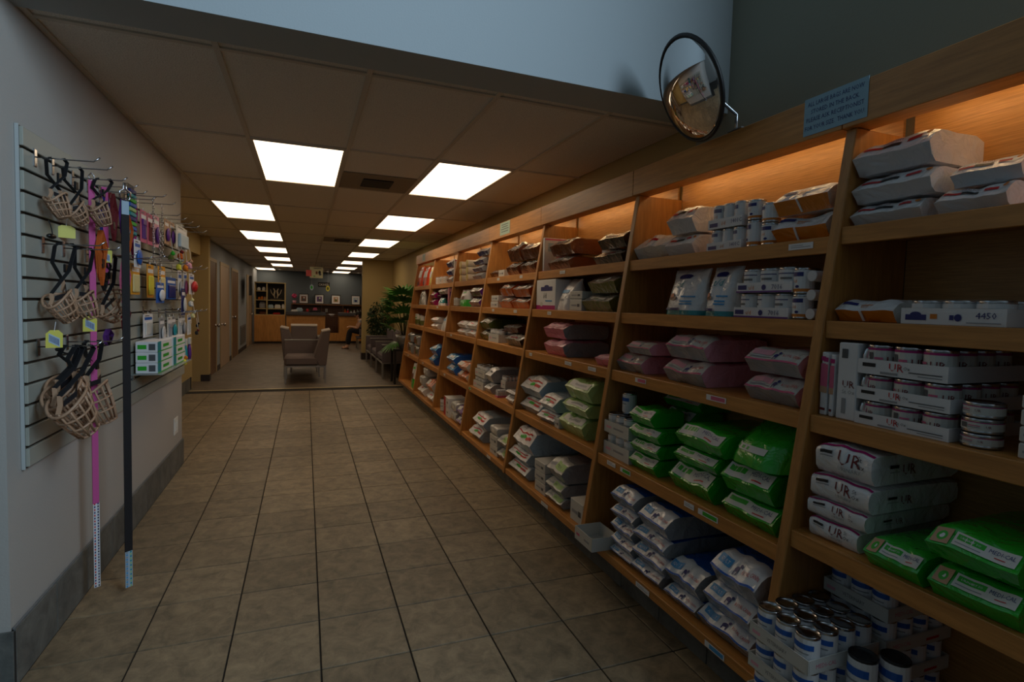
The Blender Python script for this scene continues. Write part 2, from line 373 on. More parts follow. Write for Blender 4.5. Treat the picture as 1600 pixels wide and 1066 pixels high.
b = MB(); b.box(-1.6, -1.474, 10.043, 10.05, 0, 0.11, DKB); b.box(-1.48, -1.473, 10.05, 10.2, 0, 0.11, DKB); struct(b.build('baseboard_pilaster'))
for a, c in ((11.36,11.8), (13.16,13.5), (14.8,16.8), (17.56,17.66)): sbox('baseboard_corridor', -1.55, -1.54, a, c, 0, 0.10, DKB)
sbox('baseboard_back', -1.55, 4.0, 20.39, 20.4, 0, 0.10, DKB)
b = MB(); b.box(1.258, 1.97, 13.288, 13.3, 0, 0.16, DKB); b.box(1.258, 1.27, 13.3, 13.5, 0, 0.16, DKB); struct(b.build('baseboard_right'))
sbox('baseboard_right', 1.955, 1.97, 8.7, 13.29, 0, 0.16, DKB)

# ------------------------------------------------------------------ doors of the corridor
def door(n, x, y0, y1, z1, leaf, framem, rec=0.03, knob=None, knob_side=0):
    b = MB(); b.box(x-0.02, x+0.012, y0-0.06, y0, 0, z1+0.06, framem); b.box(x-0.02, x+0.012, y1, y1+0.06, 0, z1+0.06, framem); b.box(x-0.02, x+0.012, y0, y1, z1, z1+0.06, framem)
    d = struct(b.build('door_%d' % n))
    q = MB(); q.box(x-0.02, x-0.012+rec, y0, y1, 0.005, z1, leaf, 0.003); q.build('door_leaf', d)
    if knob is not None:
        ky = y0+0.09 if knob_side == 0 else y1-0.09
        q = MB(); M = Matrix.Translation((x-0.012+rec, ky, knob)) @ Matrix.Rotation(PI/2, 4, 'Y')
        q.lathe([(0.03,0),(0.03,0.006),(0.012,0.008),(0.012,0.035),(0.03,0.045),(0.034,0.06),(0.026,0.075),(0.008,0.078)], STEEL, 12, M); q.build('door_knob', d, True)
    return d
CRF = mat('door_frame_paint', (170,146,108), rough=0.5); BEIGE = mat('door_paint_beige', (170,146,122), rough=0.5); BRN = mat('door_paint_brown', (110,78,48), rough=0.5)
door(1, -1.735, 9.36, 10.02, 2.02, mat('door_paint_ochre', (126,98,54), rough=0.5), WALLY, 0.0)
door(2, -1.548, 10.4, 11.3, 2.02, BRN, CRF, 0.014, 0.87, 1)
door(3, -1.548, 11.86, 13.05, 2.02, BEIGE, CRF, 0.02, 0.86, 0)
door(4, -1.548, 13.6, 14.7, 2.0, BRN, CRF, 0.014, 0.95, 0)
door(5, -1.548, 16.9, 17.5, 2.0, BEIGE, CRF, 0.016)
door(6, -1.548, 17.74, 18.3, 2.0, BEIGE, CRF, 0.02, 0.93, 0)

# ------------------------------------------------------------------ slatwall on the near left wall
sw = thing('slatwall_panel', 'grey slatted display panel on the left wall holding pet accessories', 'display panel', (-0.9485, 2.41, 0.745), 0)
SLAT = mat('slatwall_grey', (158,160,150), rough=0.5, vary=0.03, scale=3)
b = MB(); b.box(0, 0.010, 0, 2.68, 0, 1.22, mat('slatwall_groove', (62,52,40), rough=0.8)); b.build('backing', sw)
sp = 1.22/16
q = MB(); q.box(0.010, 0.022, 0, 2.68, 0.006, sp-0.004, SLAT, 0.002); sme = q.mesh('slat')
for k in range(16): link('slat', sme, sw, (0, 0, sp*k))
b = MB(); b.box(0.0, 0.011, -0.004, 0.0, -0.003, 1.223, mat('slatwall_edge', (176,182,182), rough=0.45)); b.build('edge_trim', sw)

# ------------------------------------------------------------------ wall outlet
t = thing('wall_switch_plate', 'white double switch plate low on the wall below the slatted panel', 'switch', (-0.95, 4.80, 0.30), 0)
bx('plate', t, 0, 0.006, 0, 0.13, 0, 0.13, mat('switch_white', (225,225,220), rough=0.4), 0.002)
for k in (0,1): bx('rocker', t, 0.006, 0.010, 0.02+0.055*k, 0.055+0.055*k, 0.03, 0.10, mat('switch_white', ()), 0.001)

# ------------------------------------------------------------------ shelving: seven bays, each a unit
ZS = {1:1.64, 2:1.36, 3:1.055, 4:0.61, 5:0.17}
def zs(b, s): return 0.68 if (b, s) == (1, 4) else (1.665 if (b, s) == (1, 1) else ZS[s])
def fx(z): return 1.376+0.15*z
BAYW = {1:'nearest bay', 2:'second bay', 3:'third bay', 4:'fourth bay', 5:'fifth bay', 6:'sixth bay', 7:'farthest bay'}
UL = {1:'the nearest bay, cans in trays at its foot', 2:'the second bay, green and blue bags low down', 3:'the third bay, pink bags on its middle shelf', 4:'the fourth bay, orange bags on its second shelf',
      5:'the fifth bay, yellow can ends on top', 6:'the sixth bay, white cups on top', 7:'the farthest bay, red bags on top by the palm'}
KICK = mat('kick_backing', (40,38,36), rough=0.8)
def upright(u, y, name='upright'):
    q = MB(); pts = [(fx(0.13)-0.006,0.13),(fx(1.99)-0.006,1.99),(1.944,1.99),(1.944,0.13)]; vs = []
    for yy in (y-0.038, y):
        for px, pz in pts: vs.append((px, yy, pz))
    q.add(vs, [(0,1,2,3),(7,6,5,4),(0,4,5,1),(1,5,6,2),(2,6,7,3),(3,7,4,0)], MAPLE_UP); o = q.build(name, u)
    bv = o.modifiers.new('bevel', 'BEVEL'); bv.width = 0.003; bv.segments = 1
def price_tag(u, y, z, wd, col, h=0.022, txt=None):
    b = MB(); xf = fx(z)-0.0015; H = h
    def pos(a, c, l): return Vector((xf-0.0006-0.0005*l, y+wd/2-a*wd, z-0.012-H+c*H))
    b.box(xf-0.001, xf, y-wd/2, y+wd/2, z-0.012-H, z-0.012, ink('white'))
    pr = [('r',0.04,0.2,0.2,0.8,'white'), ('r',0.24,0.95,0.15,0.85,col)] if col != 'white' else [('r',0.1,0.9,0.3,0.42,'grey'), ('r',0.1,0.6,0.6,0.7,'grey')]
    print_on(b, pos, pr, wd, H, 2, 1); b.build('price_tag', u)
TAGS = {1:[], 2:[(3,2.22,.09,'dpink'),(3,1.70,.11,'dpink'),(4,2.35,.08,'white'),(4,2.22,.09,'green'),(4,1.75,.06,'white'),(4,1.64,.11,'green'),(1,1.42,.10,'white'),(5,1.95,.1,'white'),(5,1.5,.1,'sky')],
        3:[(1,3.3,.08,'white'),(2,3.4,.06,'white'),(3,3.6,.05,'white'),(3,3.0,.09,'white'),(3,2.7,.09,'white'),(5,3.0,.1,'white')], 4:[(1,4.6,.06,'white'),(1,4.05,.06,'white'),(2,4.6,.06,'white'),(2,4.05,.07,'white'),(4,4.9,.08,'green'),(5,4.1,.09,'white')],
        5:[(3,5.9,.07,'white'),(4,5.9,.07,'white')], 6:[(2,6.8,.08,'white'),(4,7.1,.07,'white')], 7:[(4,8.2,.07,'white')]}
for bay in range(1, 8):
    y0, y1 = 0.09+1.22*(bay-1), 0.09+1.22*bay
    u = thing('shelving_unit', 'leaning maple shop shelving unit, '+UL[bay], 'shelving', (0,0,0), 0, 'maple shelving bays')
    upright(u, y1)
    if bay == 1: upright(u, y0+0.038)
    bx('back_panel', u, 1.945, 1.957, y0+(0.038 if bay == 1 else 0.0), y1-0.038, 0.13, 2.10, MAPLE_BACK)
    for s in range(1, 6):
        z = zs(bay, s); xa = fx(z)
        sh = bx('shelf', u, xa+0.018, 1.945, y0+(0.038 if bay == 1 else 0.0), y1-0.038, z-0.022, z, MAPLE)
        bx('nosing', sh, xa, xa+0.018, y0+(0.038 if bay == 1 else 0.0), y1-0.038, z-(0.056 if s < 5 else 0.04), z, MAPLE, 0.002)
    for s, yy, wd, c in TAGS[bay]: price_tag(u, yy, zs(bay, s), wd, c)
    bx('kick_board', u, 1.478, 1.95, y0, y1, 0.0, 0.13, KICK)
    for k in range(4):
        a = y0+0.305*k; bx('kick_tile', u, 1.47, 1.478, a+0.002, a+0.303, 0.001, 0.128, BASETILE, 0.001)
    bx('header_board', u, 1.648, 1.668, y0+0.0015, y1-0.0015, 1.992, 2.128, MAPLE, 0.002)
    bx('top_panel', u, 1.668, 1.957, y0+0.001, y1-0.001, 2.10, 2.118, MAPLE)
    bx('cove_board', u, 1.668, 1.737, y0+0.0015, y1-0.0015, 1.9925, 2.008, MAPLE)
    lf = bx('shelf_lamp', u, 1.79, 1.87, y0+0.08, y1-0.08, 2.07, 2.10, mat('lamp_housing', (210,205,195), rough=0.5), 0.003)
    q = MB(); q.tube([(1.83, y0+0.10, 2.056), (1.83, y1-0.10, 2.056)], 0.011, TUBEM, 8); q.build('lamp_tube', lf)

# ------------------------------------------------------------------ goods on the shelves
def polyl(P, t):
    """point at share t of the length of the polyline P"""
    L = [0]
    for i in range(len(P)-1): L.append(L[-1]+math.hypot(P[i+1][0]-P[i][0], P[i+1][1]-P[i][1]))
    d = t*L[-1]
    for i in range(len(P)-1):
        if d <= L[i+1]+1e-9 or i == len(P)-2:
            k = (d-L[i])/max(1e-9, L[i+1]-L[i]); a, b_ = P[i], P[i+1]
            nx, nz = -(b_[1]-a[1]), (b_[0]-a[0]); n = math.hypot(nx, nz) or 1
            return a[0]+(b_[0]-a[0])*k, a[1]+(b_[1]-a[1])*k, nx/n, nz/n, L[-1]
NS = 14
def lying_bag(name, parent, wd, dp, h, st, seed, flap=True):
    r = random.Random(seed); a = [r.uniform(-1,1) for _ in range(14)]
    f = min(0.34*h, 0.042) if flap else min(0.2*h, 0.02)
    lip = st.get('lip', 0.5)
    if flap: prof = [(f*0.75,0.0),(f*0.35,0.2*h),(-0.008,lip*h),(f*0.6,(lip+0.26)*h if lip < 0.6 else (lip+0.18)*h),(f*1.2,0.95*h),(f*2.0,h)]
    else: prof = [(f,0.0),(f*0.1,0.22*h),(0,0.5*h),(f*0.1,0.78*h),(f*0.5,0.92*h),(f*1.6,0.99*h)]
    back = [(0.45*dp,h),(0.8*dp,0.99*h),(0.97*dp,0.9*h),(dp,0.55*h),(0.985*dp,0.15*h),(0.9*dp,0.0),(0.5*dp,0.0)]
    A = min(0.010, 0.055*h)
    def wob(s, y, z, x):
        k = min(1.0, z/h*1.2)
        dz = A*k*(a[0]*math.sin(9*y/dp+3*s+a[1]*3)+0.8*a[2]*math.sin(4.2*s+a[3]*3)+0.6*a[4]*math.sin(10*s+7*y/dp+a[5]*3))
        dy = A*0.8*(a[6]*math.sin(3*s+z/h*3+a[7]*3)+a[8]*math.sin(7*s+a[9]*3))
        return dy, dz
    def shape(s, y, z, sheet=0.0):      # s in -1..1 across the width
        e = abs(s)**8
        hw = wd/2*(1-0.02-0.03*math.sin(PI*min(1, max(0, z/h)))*(1-sheet)) if sheet < 1 else wd/2
        zz = z*(1-0.09*e*(1-sheet)); yy = y
        dy, dz = wob(s, y, z, 0)
        return Vector((s*hw, yy+dy*(1 if z > 0.02*h else 0.3), max(0.0005, zz+dz)))
    full = prof+back; n = len(full); vs = []
    for i in range(NS+1):
        s = -1+2*i/NS
        for k, (y, z) in enumerate(full):
            sheet = 1.0 if (flap and k in (2,)) else (0.7 if flap and k == 3 else 0.0)
            vs.append(shape(s, y, z, sheet))
    b = MB(); body = st['body']; under = st.get('under', body); fm = st.get('flapm', st.get('flap', body)); side = st.get('side', body)
    for k in range(n):
        k2 = (k+1) % n; m = under if k < 2 else (fm if k < 5 else body)
        b.add([], [], m); i0 = b.mi(m)
        for i in range(NS): b.f.append([i*n+k, (i+1)*n+k, (i+1)*n+k2, i*n+k2]); b.m.append(i0)
    b.v = [tuple(v) for v in vs]
    im = b.mi(side); b.f.append([k for k in range(n)]); b.m.append(im); b.f.append([NS*n+k for k in range(n)][::-1]); b.m.append(im)
    o = b.build(name, parent); smooth_angle(o, 50)
    def surf(P, off0=0.0):
        sheets = None
        def pos(u, v, l):
            y, z, nx, nz, L = polyl(P, min(1, max(0, v))); s = -1+2*u
            sh = 0.9 if flap else 0.0
            q = shape(s*0.985, y, z, sh); return Vector((q.x, q.y+nx*0.0009*(l+1.2), q.z+nz*0.0009*(l+1.2)))
        return pos
    fp = prof[2:5] if flap else prof[0:6]; up = prof[0:3]
    Lf = polyl(fp, 1)[4]; Lu = polyl(up, 1)[4]
    return o, surf(fp), Lf, surf(up), Lu
def bag(t, wd, dp, h, st, seed):
    o, pf, Lf, pu, Lu = lying_bag('bag_body', t, wd, dp, h, st, seed, st.get('flapshape', True))
    if st.get('print'):
        b = MB(); print_on(b, pf, st['print'], wd, Lf, NS, 4); b.build('printed_label', t)
    if st.get('uprint'):
        b = MB(); print_on(b, pu, st['uprint'], wd, Lu, NS, 3); b.build('front_band', t)
    if st.get('sprint'):
        b = MB(); x = wd/2*0.985
        def pos(u, v, l): return Vector((x+0.0035+0.0008*l, 0.06+u*(dp-0.12)*0.8, 0.12*h+v*h*0.68))
        print_on(b, pos, st['sprint'], (dp-0.12)*0.8, 0.68*h, 4, 1); b.build('side_label', t)
    if st.get('strap'):
        b = MB(); pts = []
        for v in (0.12, 0.5, 1.0): pts.append(pu(0.46, v, 1))
        b.strip(pts, (1,0,0), 0.008, 0.002, ink('white')); b.build('plastic_strap', t)
def standing_bag(t, wd, dp, h, st, seed):
    r = random.Random(seed); a = [r.uniform(-1,1) for _ in range(8)]; NX, NZ = 10, 10
    def front(u, v, l=0.0, sgn=-1):
        s = -1+2*u; th = dp/2*(1-v**2.2)*(1-abs(s)**6*0.85)+0.004
        wv = 0.006*(a[0]*math.sin(5*v+4*s+a[1]*3)+a[2]*math.sin(6*s+a[3]*3)*v)
        lean = st.get('lean', 0.0)*v*v
        hw = wd/2*(1-0.06*v-0.05*math.sin(PI*v)); z = h*v*(1-0.015*abs(s)) 
        return Vector((s*hw, dp/2+sgn*(th+(0.003+0.0010*l if l else 0))+wv+lean, z))
    b = MB(); body = st['body']; low = st.get('lower', body); n = NX+1
    F = [front(i/NX, j/NZ) for j in range(NZ+1) for i in range(n)]; B = [front(i/NX, j/NZ, 0, 1) for j in range(NZ+1) for i in range(n)]
    b.v = [tuple(v) for v in F+B]; o2 = len(F)
    for j in range(NZ):
        m = b.mi(low if j < NZ*st.get('lowshare', 0.0) else body)
        for i in range(NX):
            b.f.append([j*n+i, j*n+i+1, (j+1)*n+i+1, (j+1)*n+i]); b.m.append(m)
            b.f.append([o2+j*n+i+1, o2+j*n+i, o2+(j+1)*n+i, o2+(j+1)*n+i+1]); b.m.append(m)
        b.f.append([o2+j*n, j*n, (j+1)*n, o2+(j+1)*n]); b.m.append(m); b.f.append([j*n+NX, o2+j*n+NX, o2+(j+1)*n+NX, (j+1)*n+NX]); b.m.append(m)
    m = b.mi(low)
    for i in range(NX): b.f.append([i+1, i, o2+i, o2+i+1]); b.m.append(m)
    m = b.mi(body)
    for i in range(NX): b.f.append([NZ*n+i, NZ*n+i+1, o2+NZ*n+i+1, o2+NZ*n+i]); b.m.append(m)
    o = b.build('bag_body', t); smooth_angle(o, 60)
    if st.get('print'):
        b = MB(); print_on(b, lambda u, v, l: front(u, v, l), st['print'], wd, h, 8, 6); b.build('printed_label', t)
def carton(t, wd, dp, h, st, seed):
    q = MB(); q.box(-wd/2, wd/2, 0, dp, 0, h, st['body'], min(0.003, wd*0.2)); q.build('carton_body', t)
    b = MB()
    if st.get('print'): print_on(b, lambda u, v, l: Vector((-wd/2+wd*u, -0.0008-0.0005*l, h*v)), st['print'], wd, h, 1, 1)
    if st.get('sprint'): print_on(b, lambda u, v, l: Vector((-wd/2-0.0008-0.0005*l, dp*(1-u), h*v)), st['sprint'], dp, h, 1, 1)
    if st.get('rprint'): print_on(b, lambda u, v, l: Vector((wd/2+0.0008+0.0005*l, dp*u, h*v)), st['rprint'], dp, h, 1, 1)
    if b.v: b.build('printed_label', t)
_CAN = {}
def can_meshes(r, h, key):
    if (r, h, key) in _CAN: return _CAN[(r, h, key)]
    st = CANS[key]; b = MB()
    b.lathe([(r*0.93,0.001),(r,0.003),(r,0.006),(r*0.985,0.008),(r*0.985,h-0.008),(r,h-0.006),(r,h-0.0015),(r*0.96,h),(r*0.94,h-0.004),(r*0.3,h-0.0035),(0.001,h-0.0035)], st.get('lid', STEEL), 18)
    body = b.mesh('can'); body.polygons.foreach_set('use_smooth', [len(p.vertices) == 4 for p in body.polygons])
    lb = MB(); z0, z1 = 0.009, h-0.009; bands = st['bands']; zz = z0
    for share, c in bands:
        za = zz; zz = za+(z1-z0)*share; lb.lathe([(r*0.995,za),(r*0.995,zz)], ink(c), 18)
    lb.f = [f for f in lb.f]; keep = [(f, m) for f, m in zip(lb.f, lb.m) if len(f) == 4]; lb.f = [k[0] for k in keep]; lb.m = [k[1] for k in keep]
    def pos(u, v, l):
        t_ = -PI/2+(u-0.5)*2.6; q = r*1.0+0.0006+0.0004*l; return Vector((q*math.cos(t_), q*math.sin(t_), z0+(z1-z0)*v))
    if st.get('print'): print_on(lb, pos, st['print'], r*2.6, z1-z0, 8, 1)
    lab = lb.mesh('paper_label', False); _CAN[(r, h, key)] = (body, lab); return body, lab
CANS = {
 'id':   dict(bands=[(0.14,'orange'),(0.86,'white')], print=[('r',0.15,0.62,0.72,0.92,'navy'), ('t','i/d',0.2,0.42,0.16,'orange'), ('e',0.4,0.24,0.08,0.07,'navy')]),
 'ud':   dict(bands=[(0.16,'dorange'),(0.84,'white')], print=[('r',0.15,0.7,0.70,0.9,'navy'), ('t','s/d',0.25,0.38,0.18,'grey')]),
 'ur':   dict(bands=[(0.9,'offwhite'),(0.1,'magenta')], print=[('t','UR',0.60,0.34,0.3,'maroon'), ('r',0.1,0.24,0.2,0.8,'dgrey'), ('r',0.28,0.5,0.5,0.6,'dpink'), ('r',0.28,0.5,0.3,0.4,'grey')]),
 'vet':  dict(bands=[(1.0,'white')], print=[('r',0.1,0.9,0.62,0.82,'blue'), ('r',0.2,0.75,0.45,0.5,'grey'), ('e',0.35,0.25,0.06,0.08,'navy')]),
 'plain':dict(bands=[(0.75,'offwhite'),(0.25,'white')], print=[('r',0.2,0.8,0.35,0.45,'grey'), ('r',0.2,0.8,0.65,0.72,'grey')]),
 'black':dict(bands=[(1.0,'black')], print=[('r',0.2,0.8,0.4,0.6,'grey')]),
 'green':dict(bands=[(0.5,'olive'),(0.5,'offwhite')], print=[('r',0.2,0.8,0.6,0.7,'green')]),
 'tall': dict(bands=[(1.0,'white')], print=[('r',0.15,0.85,0.78,0.84,'navy'), ('r',0.3,0.7,0.5,0.62,'dgrey'), ('r',0.3,0.7,0.3,0.36,'grey')]),
}
CANS['vetdark'] = dict(CANS['vet'], lid=mat('black_can_lid', (26,26,28), rough=0.45))
CANS['yellow'] = dict(bands=[(1.0,'offwhite')], lid=mat('yellow_can_end', (214,200,130), rough=0.4))
CANS['whitelid'] = dict(bands=[(1.0,'white')], lid=mat('white_can_end', (214,214,216), rough=0.4))
def can(t, r, h, key, loc=(0,0,0), rot=(0,0,0), single=True):
    bm_, lm = can_meshes(r, h, key)
    o = link('can' if not single else 'can_body', bm_, t, loc, rot); link('paper_label', lm, o if not single else t, (0,0,0) if not single else loc, (0,0,0) if not single else rot)
def tray(t, wd, dp, h, st):
    q = MB(); th = 0.003; m = st['body']
    q.box(-wd/2, wd/2, 0, dp, 0, th, m); q.box(-wd/2, wd/2, 0, th, th, h, m); q.box(-wd/2, wd/2, dp-th, dp, th, h, m)
    q.box(-wd/2, -wd/2+th, th, dp-th, th, h, m); q.box(wd/2-th, wd/2, th, dp-th, th, h, m); q.build('tray', t)
    b = MB()
    if st.get('print'): print_on(b, lambda u, v, l: Vector((-wd/2+wd*u, -0.0006-0.0005*l, h*v)), st['print'], wd, h, 1, 1)
    if st.get('sprint'): print_on(b, lambda u, v, l: Vector((wd/2+0.0006+0.0005*l, dp*u, h*v)), st['sprint'], dp, h, 1, 1)
    if b.v: b.build('tray_print', t)
WRAP = mat('shrink_wrap', (255,255,255), rough=0.12, alpha=0.10, bump=0.5, scale=30)
def can_case(t, wd, dp, h, st, seed):
    th = h*st.get('trayh', 0.42); tray(t, wd, dp, th, st)
    nx = st.get('nx', 3); r = (wd-0.011)/nx/2; ny = max(1, int((dp-0.006)/(2*r)))
    for j in range(ny):
        for i in range(nx): can(t, r*0.985, h-0.004, st['can'], (-wd/2+0.0055+r*(2*i+1), 0.004+r*(2*j+1), 0.003), (0,0,RND.uniform(-0.8,0.8)), False)
    if st.get('wrap'):
        q = MB(); q.box(-wd/2-0.0012, wd/2+0.0012, -0.0012, dp+0.0012, th*0.5, h+0.0006, WRAP, 0.012); q.build('shrink_wrap', t)

